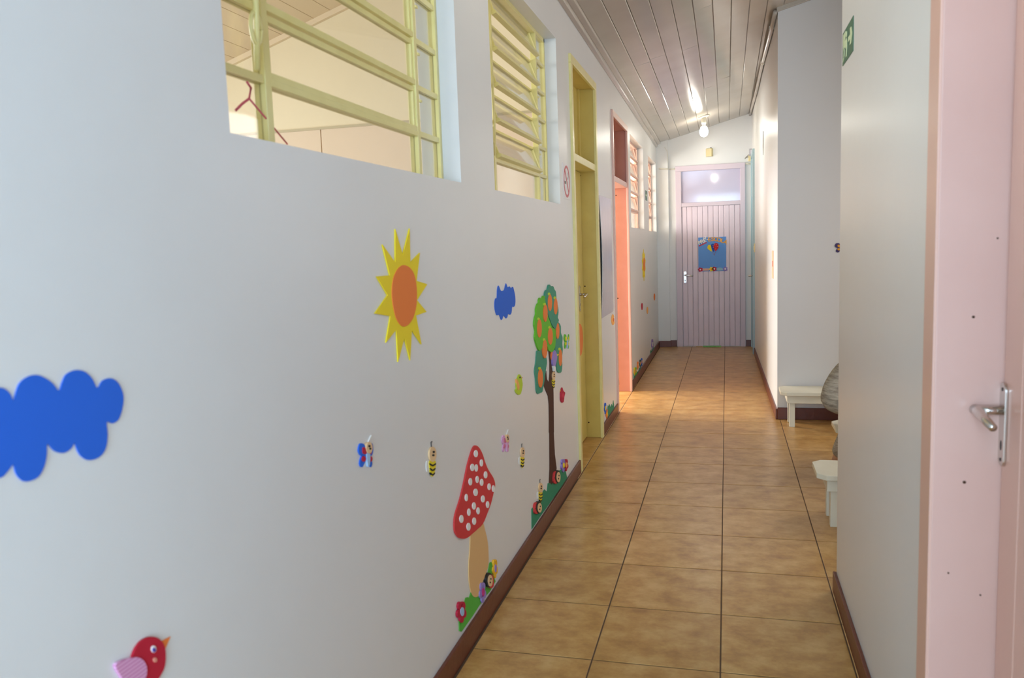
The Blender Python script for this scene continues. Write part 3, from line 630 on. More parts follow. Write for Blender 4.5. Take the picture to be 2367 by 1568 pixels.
cutout('foam_mushroom', 'tall foam mushroom with red white-spotted cap and tan stem', 'wall decoration', parts)
cutout('foam_meadow', 'lime green foam grass at the foot of the mushroom', 'wall decoration', [('grass', cr([(285, 1210), (272, 1250), (262, 1245), (245, 1250), (234, 1300), (215, 1340), (195, 1400), (198, 1500), (215, 1505), (300, 1385), (345, 1315), (390, 1245), (430, 1200), (472, 1125), (462, 1100), (452, 1060), (447, 1000), (440, 978), (428, 985), (420, 1030), (410, 1090), (400, 1130), (360, 1190), (310, 1200)], *M6), green_f, .2)], clampz=bh)
def flower(cx, cy, w, h, pm, cm_, label, petals=5, group='foam flowers', lay=3, a0=.3, clampz=None):
    P = []
    for k in range(petals):
        a = a0 + 2 * PI * k / petals
        P.append(('petal', ell(cx + w * .30 * math.cos(a), cy + h * .31 * math.sin(a), w * .22, h * .19, 0, 12), pm, lay))
    P.append(('centre', ell(cx, cy, w * .2, h * .2, 0, 12), cm_, lay + 1))
    return cutout('foam_flower', label, 'wall decoration', P, group, clampz=clampz)
flower(1063.3, 1414, 21, 52, crimson_f, sky_f, 'crimson foam flower with pale blue centre left of the mushroom')
flower(1112, 1369, 15, 50, purple_f, foam('magenta', 196, 60, 130), 'lilac foam flower at the right foot of the mushroom', clampz=bh)
flower(1141, 1314, 11, 46, foam('sunflower', 244, 186, 50), purple_f, 'yellow foam flower right of the mushroom', clampz=bh)
flower(1300, 1076, 10, 32, purple_f, yel_f, 'tiny lilac foam flower right of the orange tree', clampz=bh)
flower(1306, 1075, 10, 30, crimson_f, peach_f, 'tiny crimson foam flower right of the orange tree', clampz=bh)
def ladybug(cx, cy, w, h, s, label):
    P = [('wings', smooth2d([(cx + s * w * .1, cy - h * .35), (cx + s * w * .62, cy - h * .3), (cx + s * w * .75, cy + h * .35), (cx + s * w * .4, cy + h * .55), (cx + s * w * .05, cy + h * .4)], 3), red_f, 4),
         ('hood', ell(cx, cy, w * .5, h * .5), black, 5), ('face', ell(cx + w * .08, cy + h * .04, w * .36, h * .4), skin_f, 6, 1)]
    for ex, ey in ((.12, -.08), (.02, .16)): P.append(('eye', ell(cx + w * ex, cy + h * ey, w * .07, h * .06), black, 7, 2))
    P.append(('spot', ell(cx + s * w * .5, cy + h * .1, w * .06, h * .06), black, 5, 0))
    return cutout('foam_ladybug', label, 'wall decoration', P, 'foam ladybugs')
ladybug(1125, 1341, 15, 34, 1, 'foam ladybug sitting at the right of the mushroom stem')
ladybug(1285, 1102, 12, 30, -1, 'foam ladybug at the foot of the orange tree trunk')
ladybug(1241, 1173, 13, 28, -1, 'foam ladybug at the left end of the teal grass')
S7 = (4.9, 1180, 920)
cutout('foam_meadow', 'teal foam grass under the orange tree', 'wall decoration', [('grass', cr([(238, 1490), (235, 1260), (248, 1245), (265, 1265), (290, 1180), (315, 1190), (330, 1150), (358, 1135), (365, 1060), (382, 1038), (405, 1062), (412, 1050), (420, 968), (445, 965), (460, 985), (480, 955), (530, 830), (560, 820), (590, 808), (625, 840), (634, 890), (640, 905), (560, 1030), (430, 1210), (330, 1350)], *S7), grass_f, .2)], clampz=bh)
# between the doors and farther on
S8 = (6.03, 1380, 720)
cutout('foam_moon', 'small orange foam moon below the white board', 'wall decoration', [('moon', cr(smooth2d([(215, 40), (232, 70), (228, 90), (222, 115), (240, 150), (228, 185), (212, 188), (200, 150), (198, 90)], 3), *S8), peach_f, 1), ('face', cr(ell(224, 118, 7, 26), *S8), foam('deep_orange', 226, 108, 52), 2)])
cutout('foam_meadow', 'green foam grass between the yellow and salmon doors', 'wall decoration', [('grass', cr([(145, 1340), (150, 1310), (162, 1330), (170, 1290), (184, 1340), (200, 1290), (212, 1330), (224, 1240), (234, 1300), (236, 1370), (150, 1500), (140, 1500)], *S8), grass_f, .2)], clampz=bh)
flower(1398.5, 944, 5, 28, blue_f, yel_f, 'tiny dark blue foam flower between the two left doors', lay=1, clampz=bh)
flower(1402, 957, 5, 24, org_f, yel_f, 'tiny orange foam flower between the two left doors', lay=1, clampz=bh)
cutout('foam_sun', 'distant yellow foam sun between the two pink windows', 'wall decoration', [('rays', [(1487, 576), (1488.2, 592), (1490, 584), (1490.2, 598), (1491.6, 602), (1490.6, 612), (1491.6, 622), (1490.2, 628), (1490.4, 642), (1489, 636), (1488.2, 650), (1487, 636), (1485.6, 642), (1485.6, 628), (1484, 622), (1485, 612), (1483.6, 602), (1485.2, 598), (1485, 584), (1486.4, 592)], yel_f, 1), ('disc', ell(1488, 612, 2, 16), org_f, 2)], 'foam suns')
S5 = (4.36, 1440, 540)
cutout('foam_meadow', 'green foam grass right after the salmon door', 'wall decoration', [('grass', cr([(106, 1475), (106, 1400), (120, 1420), (132, 1380), (150, 1400), (165, 1355), (180, 1370), (195, 1345), (196, 1370), (150, 1430)], *S5), grass_f, .2)], clampz=bh)
for x, y, m_, lab in ((114, 1390, yel_f, 'tiny yellow foam flower on the grass after the salmon door'), (128, 1388, lime_f, 'tiny lime foam flower on the grass after the salmon door'), (148, 1330, org_f, 'orange foam flower on the grass after the salmon door'), (172, 1310, foam('dark_teal', 40, 80, 80), 'tiny dark teal foam flower on the grass after the salmon door'), (187, 1295, blue_f, 'tiny blue foam flower on the grass after the salmon door')):
    flower(x / 4.36 + 1440, y / 4.36 + 540, 4, 20, m_, peach_f, lab, lay=1, clampz=bh)
cutout('foam_meadow', 'green foam grass nearest the corridor end', 'wall decoration', [('grass', cr([(275, 1240), (276, 1170), (284, 1190), (292, 1150), (300, 1180), (308, 1140), (314, 1160), (314, 1185)], *S5), grass_f, .2)], clampz=bh)
flower(1507.5, 796, 5, 26, purple_f, white_f, 'tiny lilac foam flower nearest the corridor end', lay=1, clampz=bh)
for x, y, m_, lab in ((1483.6, 709, crimson_f, 'tiny crimson foam bird below the distant sun'), (1512.3, 687, org_f, 'tiny orange foam bird nearest the end wall'), (1496, 718, peach_f, 'tiny peach foam bird below the distant sun')):
    cutout('foam_bird', lab, 'wall decoration', [('body', smooth2d([(x - 1.2, y - 6), (x + .8, y - 8), (x + 1.6, y - 2), (x + 1.2, y + 5), (x - .2, y + 8), (x - 1.4, y + 2)], 3), m_, 1), ('beak', [(x + 1.2, y - 5), (x + 2.4, y - 3), (x + 1.4, y - 2)], yel_f, 0)], 'foam birds')
# warped white board and the dark gap drawn lower on the wall
bm = B(); ya, yb, za, zb = 6.31, 6.98, .93, 1.89; N = 10; fr = []; bk = []
for k in range(N + 1):
    z = za + (zb - za) * k / N; s = math.sin(PI * k / N)
    row = []
    for j in range(5):
        q = j / 4; off = .002 + .016 * s * (1 - q) ** 2
        row.append((XL + off, ya + (yb - ya) * q, z))
    fr.append([bm.verts.new((x + .004, y, z)) for x, y, z in row]); bk.append([bm.verts.new(p) for p in row])
for k in range(N):
    for j in range(4):
        bm.faces.new((fr[k][j], fr[k][j + 1], fr[k + 1][j + 1], fr[k + 1][j])); bm.faces.new((bk[k][j], bk[k + 1][j], bk[k + 1][j + 1], bk[k][j + 1]))
    bm.faces.new((fr[k][0], fr[k + 1][0], bk[k + 1][0], bk[k][0])); bm.faces.new((fr[k][4], bk[k][4], bk[k + 1][4], fr[k + 1][4]))
for k in (0, N):
    for j in range(4): bm.faces.new((fr[k][j], fr[k][j + 1], bk[k][j + 1], bk[k][j]))
tag(obj('white_board', bm, mat('white_board_gloss', rgb(216, 212, 216), .16, .6, bump=(6, .05)), smooth=False), 'plain glossy white board warped off the wall between yellow and salmon doors', 'board')
bm = B(); prism(bm, wall_pts([(1425.5, 800), (1427, 800), (1428, 850), (1430, 890), (1427, 890), (1426.3, 850)]), (.006, 0, 0))  # black strip stands in for the shade inside a gap
tag(obj('gap_shade_strip', bm, black), 'narrow black tapering strip standing for the shaded gap beside the salmon door frame', 'strip')

# ------------------------------------------------------------------ signs
def sign(name, label, origin, ux, uz, w, h, base_m, shapes, nrm, cat='sign', border=None):
    """shapes: (name, outline in 0..1 sheet coordinates, material, height)"""
    o0 = Vector(origin); ux, uz, nrm = Vector(ux), Vector(uz), Vector(nrm)
    P = lambda u, v: o0 + ux * (u * w) + uz * (v * h)
    t = thing(name, P(.5, 0), label, cat)
    bm = B(); prism(bm, [P(0, 0), P(1, 0), P(1, 1), P(0, 1)], nrm * .002); obj('sheet', bm, base_m, t)
    for n, pts, m_, d in shapes:
        bm = B(); prism(bm, [P(u, v) for u, v in pts], nrm * d); obj(n, bm, m_, t)
    return t
sg = mat('sign_green', rgb(60, 112, 84), .4); sp = mat('sign_pale_green', rgb(214, 230, 188), .45)
# u runs from the far end (left in the photo) towards the camera
man = [('door_shape', [(.07, .08), (.20, .22), (.20, .44), (.14, .40), (.13, .20), (.09, .18)], sp, .003),
       ('door_shape', [(.07, .50), (.34, .80), (.34, .92), (.07, .92)], sp, .003),
       ('running_figure', [(.10, .42), (.20, .50), (.30, .40), (.40, .46), (.38, .30), (.34, .12), (.42, .12), (.46, .34), (.46, .55), (.40, .68), (.22, .66), (.10, .56)], sp, .003),
       ('head', ell(.40, .78, .05, .09), sp, .003),
       ('arrow', [(.56, .46), (.76, .46), (.72, .30), (.84, .30), (.95, .54), (.84, .78), (.72, .78), (.76, .60), (.56, .60)], sp, .003)]
sign('exit_sign', 'green exit sign with running figure and arrow on the near right wall', (XR - .0005, 3.488, 2.168), (0, -1, 0), (0, 0, 1), .27, .122, sg, man, (-1, 0, 0))
sign('exit_sign', 'small green sign with pale arrow between the pink windows', (XL, 10.12, 2.03), (0, 1, 0), (0, 0, 1), .24, .12, sg, [('arrow', [(.1, .45), (.6, .45), (.55, .25), (.9, .52), (.55, .8), (.6, .6), (.1, .6)], sp, .003)], (1, 0, 0))
sr = mat('sign_red', rgb(206, 96, 104), .45); wh = mat('sign_paper', rgb(232, 228, 228), .4); dk = mat('sign_dark', rgb(62, 70, 60), .5)
ring = []
for k in range(32):
    a0, a1 = 2 * PI * k / 32, 2 * PI * (k + 1) / 32
    ring.append(('ring', [(.5 + .43 * math.cos(a0), .5 + .45 * math.sin(a0)), (.5 + .43 * math.cos(a1), .5 + .45 * math.sin(a1)), (.5 + .36 * math.cos(a1), .5 + .375 * math.sin(a1)), (.5 + .36 * math.cos(a0), .5 + .375 * math.sin(a0))], sr, .003))
t = sign('no_smoking_sign', 'white no-smoking sign with red ring left of the yellow door', (XL, 4.90, 1.795), (0, 1, 0), (0, 0, 1), .225, .218, wh, [
    ('cigarette', [(.2, .42), (.62, .42), (.62, .50), (.2, .50)], mat('sign_grey', rgb(206, 202, 196), .5), .0028), ('cigarette_tip', [(.2, .42), (.32, .42), (.32, .50), (.2, .50)], dk, .0032),
    ('smoke', [(.60, .56), (.70, .56), (.78, .66), (.72, .78), (.66, .74), (.70, .66), (.60, .60)], mat('sign_smoke', rgb(176, 172, 168), .5), .0028),
    ('slash', [(.22, .80), (.27, .85), (.78, .20), (.73, .15)], sr, .0036)], (1, 0, 0))
bm = B()
for n, pts, m_, d in ring:
    prism(bm, [Vector((XL, 4.90 + u * .225, 1.795 + v * .218)) for u, v in pts], (.003, 0, 0))
obj('ring', bm, sr, t)
# small notices on the far right wall
bm = B(); y0, y1 = 7.46, 7.64
prism(bm, [(r1x(y0), y0, 1.155), (r1x(y1), y1, 1.155), (r1x(y1), y1, 1.40), (r1x(y0), y0, 1.40)], (-.003, 0, 0))
t = thing('paper_notice', (r1x(7.55), 7.55, 1.155), 'small peach paper notice near the alcove corner', 'notice')
for v in bm.verts: pass
obj('sheet', bm, mat('peach_paper', rgb(244, 190, 150), .6), t)
bm = B(); prism(bm, [(r1x(7.5), 7.50, 1.26), (r1x(7.6), 7.60, 1.26), (r1x(7.6), 7.60, 1.31), (r1x(7.5), 7.50, 1.31)], (-.004, 0, 0)); obj('printed_mark', bm, mat('brick_print', rgb(190, 110, 90), .6), t)
bm = B(); y0, y1 = 10.88, 10.97
prism(bm, [(r1x(y0), y0, 1.34), (r1x(y1), y1, 1.34), (r1x(y1), y1, 1.45), (r1x(y0), y0, 1.45)], (-.012, 0, 0))
t = thing('light_switch', (r1x(10.92), 10.92, 1.34), 'small cream light switch beside the blue door', 'light switch'); obj('plate', bm, mat('cream_plastic', rgb(232, 214, 160), .4), t, bevel=.003)
obj('rocker', boxes((r1x(10.92) - .018, r1x(10.92) - .011, 10.905, 10.945, 1.37, 1.42)), mat('cream_plastic2', rgb(240, 226, 184), .35), t, bevel=.002)
bm = B(); prism(bm, [(r1x(9.0), 9.0, 2.62), (r1x(9.06), 9.06, 2.63), (r1x(9.10), 9.10, 2.48), (r1x(9.03), 9.03, 2.38), (r1x(8.99), 8.99, 2.48)], (-.004, 0, 0))
tag(obj('peeling_flake', bm, mat('grey_flake', rgb(150, 146, 138), .7)), 'grey pointed paint flake high on the far right wall', 'paint flake')

# ------------------------------------------------------------------ poster on the lilac door
PY = YE - .0185
def pe(px, py): return onY(px, py, PY)
a, b2, c, d = pe(1613.5, 549), pe(1678, 547.5), pe(1679, 626), pe(1615, 628)
px0, px1, pz0, pz1 = (a.x + d.x) / 2, (b2.x + c.x) / 2, (c.z + d.z) / 2, (a.z + b2.z) / 2
t = thing('poster', ((px0 + px1) / 2, PY, pz0), 'blue foam poster with balloons, flowers and arched title on the lilac door', 'poster')
pbl = foam('poster_blue', 104, 156, 226)
obj('sheet', boxes((px0, px1, PY - .004, PY, pz0, pz1)), pbl, t)
def pp(u, v): return Vector((px0 + (px1 - px0) * u, PY, pz0 + (pz1 - pz0) * v))
def ppart(name, pts, m_, lay, par=None):
    return obj(name, prism(B(), [pp(u, v) for u, v in pts], (0, -.004 - .003 * lay, 0)), m_, par or t)
# arched lettering
def glyph(ch, u, v, size, rot, m_, lay):
    cu = bpy.data.curves.new('glyph', 'FONT'); cu.body = ch; cu.size = size; cu.align_x = 'CENTER'; cu.extrude = .0015; cu.offset = size * .025
    to = bpy.data.objects.new('glyph', cu); COL.objects.link(to); bpy.context.view_layer.update()
    dg = bpy.context.evaluated_depsgraph_get(); me = bpy.data.meshes.new_from_object(to.evaluated_get(dg)); bpy.data.objects.remove(to)
    bm = B(); bm.from_mesh(me); c0 = pp(u, v)
    for q in bm.verts:
        x, z = q.co.x, q.co.y; xr = x * math.cos(rot) - z * math.sin(rot); zr = x * math.sin(rot) + z * math.cos(rot)
        q.co = Vector((c0.x + xr, PY - .006 - .002 * lay + q.co.z, c0.z + zr))
    me.materials.clear()
    return obj('letter', bm, m_, t)
for k, ch in enumerate('PRÉ-'):
    glyph(ch, .065 + k * .092, .79 + .036 * k, .078, .30, white_f if ch != '-' else white_f, 1)
ppart('title_underline', [(.02, .765), (.30, .86), (.31, .835), (.03, .735)], red_f, .3)
for k, ch in enumerate('ESCOLA'):
    uu = .41 + k * .107; glyph(ch, uu, (.885 - .5 * (uu - .52) ** 2), .078, .10 - k * .11, foam('letter_orange', 244, 176, 70), 1)
for k, (u, v) in enumerate(((.42, .845), (.52, .855), (.62, .85), (.72, .835), (.82, .80), (.93, .755))): pass
bln = [('balloon', smooth2d([(.33, .72), (.38, .775), (.45, .76), (.47, .68), (.49, .60), (.47, .575), (.40, .62), (.34, .66)], 3), yel_f, 1),
       ('balloon', smooth2d([(.46, .77), (.53, .805), (.58, .77), (.58, .68), (.56, .56), (.50, .64)], 3), foam('balloon_blue', 40, 76, 170), 1.5),
       ('balloon', smooth2d([(.55, .75), (.59, .81), (.66, .82), (.72, .78), (.73, .71), (.68, .63), (.62, .59), (.57, .65)], 3), foam('balloon_red', 206, 34, 42), 2)]
ends = [(.485, .575), (.56, .545), (.625, .585)]
for (n, p, m_, l), e in zip(bln, ends):
    q = ppart(n, p, m_, l)
    obj('string', prism(B(), [pp(e[0] - .004, e[1]), pp(e[0] + .004, e[1]), pp(.585, .46), pp(.577, .46)], (0, -.005, 0)), foam('string_red', 150, 70, 60), q)
for u, v in ((.60, .77), (.66, .77), (.70, .72), (.63, .65), (.64, .71), (.54, .70), (.53, .76)): ppart('dot', ell(u, v, .010, .008, n=8), white_f, 2.5)
for u, v, m_, cm_ in ((.07, .055, crimson_f, white_f), (.47, .06, yel_f, org_f), (.575, .065, crimson_f, white_f), (.965, .055, purple_f, white_f)):
    P = [(u, v)]
    fl = ppart('flower', [(u + (.10 if k % 2 else .07) * math.cos(2 * PI * k / 10) * 1.0, v + (.075 if k % 2 else .052) * math.sin(2 * PI * k / 10)) for k in range(10)], m_, 2)
    ppart('flower_centre', ell(u, v, .03, .023, n=10), cm_, 3, fl)
ppart('ground_patch', [(.15, .02), (.38, .02), (.38, .085), (.15, .085)], foam('patch_peach', 226, 176, 158), 1)
ppart('ground_patch', smooth2d([(.66, .02), (.88, .02), (.88, .07), (.77, .10), (.66, .08)], 3), foam('patch_aqua', 156, 196, 214), 1)
ppart('hanging_tab', [(.255, .955), (.285, .955), (.285, 1.03), (.255, 1.03)], white_f, 1)

# ------------------------------------------------------------------ bulb, detector, boxes and wires
cn = Vector((.257, -.016, -1)).normalized()
plm = mat('white_plastic', rgb(232, 228, 212), .35)
def ceiling_bulb(bx, by, label):
    cz = ceil_z(bx, by); axis = Vector((0, 0, -1))
    t = thing('ceiling_bulb', (bx, by, cz), label, 'light bulb', 'bare bulbs along the corridor ceiling')
    obj('ceiling_plate', lathe(B(), (bx, by, cz), [(.075, 0), (.075, .008), (.055, .016), (.02, .018)], 28, cn), plm, t, smooth=True)
    obj('socket', lathe(B(), (bx, by, cz - .015), [(.022, 0), (.03, .015), (.032, .06), (.026, .085), (.022, .09)], 20, axis), plm, t, smooth=True)
    obj('neck', lathe(B(), (bx, by, cz - .10), [(.018, 0), (.022, .02), (.03, .03)], 20, axis), plm, t, smooth=True)
    obj('bulb', lathe(B(), (bx, by, cz - .125), [(.028, 0), (.042, .02), (.052, .05), (.054, .075), (.046, .105), (.028, .125), (.004, .132)], 24, axis),
        mat('lit_bulb', (1, 1, 1, 1), .4, emit=((1, .95, .84, 1), 48)), t, smooth=True)
ceiling_bulb(-.27, 10.85, 'bare white light bulb in a ceiling socket near the corridor end')
ceiling_bulb(-.27, 3.1, 'added out-of-view bare bulb on the ceiling brightening the near stretch of corridor')  # unseen bulb, added to brighten walls and floor of the near stretch
siren = onY(1640, 353, YE)
t = thing('motion_detector', (siren.x, YE, siren.z - .055), 'small cream motion detector on the wall above the lilac door', 'detector')
cpl = mat('cream_plastic', rgb(232, 214, 160), .4)
bm = B(); x, z = siren.x, siren.z
prism(bm, [(x - .05, YE, z - .055), (x - .045, YE - .045, z - .055), (x + .03, YE - .05, z - .055), (x + .05, YE, z - .055)], (0, 0, .11)); obj('housing', bm, cpl, t, bevel=.005)
obj('bracket', boxes((x + .01, x + .03, YE - .03, YE, z + .055, z + .066)), mat('dark_screw', (0, 0, 0, 1)), t)
q = onY(1738, 352, YE - .05)
t = thing('alarm_box', (q.x, YE - .03, q.z - .05), 'small grey alarm box in the corner above the blue door', 'alarm box')
obj('body', boxes((q.x - .035, q.x + .03, YE - .06, YE - .001, q.z - .05, q.z + .05)), mat('grey_plastic', rgb(176, 172, 176), .4), t, bevel=.005)
obj('lens', boxes((q.x - .02, q.x + .012, YE - .066, YE - .058, q.z - .03, q.z + .03)), mat('pale_lens', rgb(216, 214, 220), .2), t, bevel=.003)
q2 = onY(1736, 365, YE - .02)
t = thing('junction_box', (q2.x, YE, q2.z - .04), 'cream junction box with loose wires under the alarm box', 'junction box')
obj('body', boxes((q2.x - .035, q2.x + .025, YE - .035, YE - .001, q2.z - .045, q2.z + .035)), cpl, t, bevel=.004)
bm = B(); tube(bm, [onY(1732, 362, YE - .012), onY(1727, 363, YE - .015), onY(1723, 365, YE - .02), onY(1722, 368, YE - .02)], .004, 6); tube(bm, [onY(1733, 356, YE - .012), onY(1727, 361, YE - .012), onY(1722, 366, YE - .012)], .003, 6)
obj('wire', bm, mat('grey_wire', rgb(120, 112, 100), .5), t)
bm = B(); tube(bm, [onY(1722, 379, YE - .012), onY(1736, 379, YE - .012)], .011, 8); tag(obj('conduit', bm, plm, smooth=True), 'short white conduit right of the lilac door frame', 'conduit')
bm = B(); a = onY(1523, 390, YE - .055); tube(bm, [a, onY(1545, 391, YE - .057)], .009, 8); b3 = onY(1561, 391, YE - .012); tube(bm, [onY(1547, 391, YE - .014), b3], .009, 8)
tag(obj('conduit', bm, plm, smooth=True), 'thin white conduit left of the lilac door frame', 'conduit')
bm = B(); tube(bm, [onY(1536, 340, YE - .05), onY(1543, 352, YE - .05), onY(1544, 372, YE - .05), onY(1544, 390, YE - .05)], .003, 6); tag(obj('wire', bm, plm, smooth=True), 'thin white wire hanging down the corner pilaster', 'wire')
# pipe under the ceiling along the far right wall
bm = B(); pth = []
for k in range(12):
    y = YA - .02 + (YE - YA) * k / 11; pth.append((r1x(y) - .022, min(y, YE - .01), ceil_z(r1x(y), y) - .035 - .012 * math.sin(k * 1.1)))
tube(bm, pth, .017, 12)
t = thing('ceiling_pipe', pth[5], 'white pipe running along the ceiling edge of the far right wall', 'pipe'); obj('pipe', bm, ceilp, t, smooth=True)
bm = B(); tube(bm, [Vector(pth[4]) + Vector((0, -.03, 0)), Vector(pth[4]) + Vector((0, .03, 0))], .022, 12); obj('coupling', bm, plm, t, smooth=True)
obj('clip', boxes((pth[1][0] - .02, pth[1][0] + .035, pth[1][1] - .015, pth[1][1] + .015, pth[1][2] - .005, pth[1][2] + .022)), plm, t)

# ------------------------------------------------------------------ benches
bw = mat('cream_bench_paint', rgb(232, 226, 204), .4, noise=(9, rgb(222, 214, 190), .3), bump=(16, .08))
def bench(x0, y0, L, D, H, label):
    t = thing('bench', (x0 + L / 2, y0 + D / 2, 0), label, 'bench', 'low cream benches in the alcove')
    ch = .045; th = .028; x1, y1 = x0 + L, y0 + D
    out = [(x0 + ch, y0), (x1 - ch, y0), (x1, y0 + ch), (x1, y1 - ch), (x1 - ch, y1), (x0 + ch, y1), (x0, y1 - ch), (x0, y0 + ch)]
    obj('seat', prism(B(), [(a, b_, H - th) for a, b_ in out], (0, 0, th)), bw, t, bevel=.003)
    ax0, ax1, ay0, ay1 = x0 + .05, x1 - .05, y0 + .03, y1 - .03
    for b_ in ((ax0, ax1, ay0, ay0 + .018), (ax0, ax1, ay1 - .018, ay1), (ax0 + .001, ax0 + .018, ay0 + .018, ay1 - .018), (ax1 - .018, ax1 - .001, ay0 + .018, ay1 - .018)):
        obj('apron', boxes((b_[0], b_[1], b_[2], b_[3], H - th - .065, H - th)), bw, t, bevel=.002)
    for lx in (ax0 + .019, ax1 - .061):
        for ly in (ay0 + .019, ay1 - .061): obj('leg', boxes((lx, lx + .042, ly, ly + .042, 0, H - th)), bw, t, bevel=.002)
    return t
bench(.412, 6.66, 1.15, .315, .288, 'low cream bench standing against the alcove wall')
bench(.668, 5.36, .95, .315, .288, 'low cream bench in the middle, mostly hidden by the wall')
bench(.447, 4.31, .95, .315, .288, 'low cream bench nearest the camera with clipped corners')

# ------------------------------------------------------------------ person in a grey knitted top seated on the middle bench
def skin_mesh(name, verts, edges, radii, root, material, parent=None, sub=2, loc=None):
    org = ORG[parent] if parent is not None else Vector(loc)
    me = bpy.data.meshes.new(name); me.from_pydata([Vector(v) - org for v in verts], edges, []); me.materials.append(material)
    o = bpy.data.objects.new(name, me); COL.objects.link(o)
    if parent is not None: o.parent = parent
    else: o.location = org
    ORG[o] = org
    sm = o.modifiers.new('skin', 'SKIN'); sm.use_smooth_shade = True
    for i, r in enumerate(radii): me.skin_vertices[0].data[i].radius = (r, r) if not isinstance(r, tuple) else r
    for i in range(len(verts)): me.skin_vertices[0].data[i].use_root = (i == root)
    s = o.modifiers.new('subsurf', 'SUBSURF'); s.levels = sub; s.render_levels = sub
    return o
skin = mat('warm_skin', rgb(206, 160, 130), .5)
knit = bpy.data.materials.new('grey_heather_knit'); knit.use_nodes = True
_nt = knit.node_tree; _b = _nt.nodes['Principled BSDF']; _b.inputs['Roughness'].default_value = .95; _b.inputs['Specular IOR Level'].default_value = .1
_g = _nt.nodes.new('ShaderNodeNewGeometry'); _mp = _nt.nodes.new('ShaderNodeMapping'); _mp.inputs['Rotation'].default_value = (0, .75, 0); _mp.inputs['Scale'].default_value = (12, 12, 90)
_n = _nt.nodes.new('ShaderNodeTexNoise'); _n.inputs['Scale'].default_value = 1.0; _n.inputs['Detail'].default_value = 6; _n.inputs['Roughness'].default_value = .7
_nt.links.new(_g.outputs['Position'], _mp.inputs['Vector']); _nt.links.new(_mp.outputs[0], _n.inputs['Vector'])
_c = _nt.nodes.new('ShaderNodeValToRGB'); _c.color_ramp.elements[0].position = .32; _c.color_ramp.elements[1].position = .7
_c.color_ramp.elements[0].color = rgb(128, 118, 106); _c.color_ramp.elements[1].color = rgb(206, 196, 178)
_nt.links.new(_n.outputs['Fac'], _c.inputs['Fac']); _nt.links.new(_c.outputs[0], _b.inputs['Base Color'])
_bp = _nt.nodes.new('ShaderNodeBump'); _bp.inputs['Strength'].default_value = .5; _bp.inputs['Distance'].default_value = .006
_nt.links.new(_n.outputs['Fac'], _bp.inputs['Height']); _nt.links.new(_bp.outputs[0], _b.inputs['Normal'])
J = dict(pel=(.86, 5.47, .385), waist=(.86, 5.455, .50), chest=(.865, 5.40, .63), neck0=(.87, 5.365, .735), neck=(.872, 5.345, .79), head=(.875, 5.315, .875), top=(.877, 5.315, .95),
         shR=(.755, 5.385, .705), elR=(.605, 5.22, .505), wrR=(.765, 5.10, .475), shL=(.985, 5.385, .705), elL=(1.05, 5.24, .50), wrL=(.96, 5.10, .475),
         hpR=(.80, 5.46, .37), knR=(.735, 5.135, .385), anR=(.655, 5.30, .10), toR=(.655, 5.20, .03), hpL=(.93, 5.46, .37), knL=(.95, 5.12, .385), anL=(.94, 5.00, .085), toL=(.93, 4.88, .03))
def chain(names): return [J[n] for n in names]
nm = ['pel', 'waist', 'chest', 'neck0', 'neck', 'head', 'top', 'shR', 'elR', 'wrR', 'shL', 'elL', 'wrL', 'hpR', 'knR', 'anR', 'toR', 'hpL', 'knL', 'anL', 'toL']
ix = {n: i for i, n in enumerate(nm)}
ed = [('pel', 'waist'), ('waist', 'chest'), ('chest', 'neck0'), ('neck0', 'neck'), ('neck', 'head'), ('head', 'top'), ('neck0', 'shR'), ('shR', 'elR'), ('elR', 'wrR'), ('neck0', 'shL'), ('shL', 'elL'), ('elL', 'wrL'), ('pel', 'hpR'), ('hpR', 'knR'), ('knR', 'anR'), ('anR', 'toR'), ('pel', 'hpL'), ('hpL', 'knL'), ('knL', 'anL'), ('anL', 'toL')]
rad = dict(pel=.07, waist=.058, chest=.062, neck0=.045, neck=.03, head=.108, top=.08, shR=.045, elR=.034, wrR=.022, shL=.045, elL=.034, wrL=.022, hpR=.066, knR=.046, anR=.03, toR=.024, hpL=.066, knL=.046, anL=.03, toL=.024)
person = skin_mesh('person', [J[n] for n in nm], [(ix[a], ix[b_]) for a, b_ in ed], [rad[n] for n in nm], 0, skin, loc=(.86, 5.40, 0))
tag(person, 'person in grey knitted clothes seated on the middle bench, elbow sticking out', 'person')
def garment(name, names, eds, rd, material, root=0, sub=2):
    i2 = {n: i for i, n in enumerate(names)}
    return skin_mesh(name, [J[n] if isinstance(n, str) and n in J else n for n in names], [(i2[a], i2[b_]) for a, b_ in eds], rd, root, material, person, sub)
J['cfR'] = (.735, 5.125, .48); J['cfL'] = (.975, 5.125, .48); J['uaR'] = (.672, 5.31, .615); J['uaL'] = (1.02, 5.31, .60)
bm = B(); rings = []
for cx_, cy_, z_, ra, rb in ((.865, 5.47, .345, .135, .115), (.865, 5.465, .40, .14, .118), (.865, 5.455, .50, .128, .105), (.865, 5.42, .60, .132, .105), (.868, 5.395, .68, .135, .095), (.87, 5.38, .725, .115, .078), (.871, 5.365, .755, .062, .055), (.872, 5.355, .77, .05, .047)):
    rings.append([bm.verts.new((cx_ + ra * math.cos(2 * PI * k / 20), cy_ + rb * math.sin(2 * PI * k / 20), z_)) for k in range(20)])
for a, b_ in zip(rings, rings[1:]):
    for k in range(20): bm.faces.new((a[k], a[(k + 1) % 20], b_[(k + 1) % 20], b_[k]))
bm.faces.new(rings[0][::-1]); bm.faces.new(rings[-1])
sweater = obj('sweater', bm, knit, person, smooth=True)
def sleeve(names, rd):
    skin_mesh('sleeve', [J[n] for n in names], [(k, k + 1) for k in range(len(names) - 1)], rd, 0, knit, sweater, 2)
J['clR'] = (.83, 5.375, .712); J['clL'] = (.91, 5.375, .712)
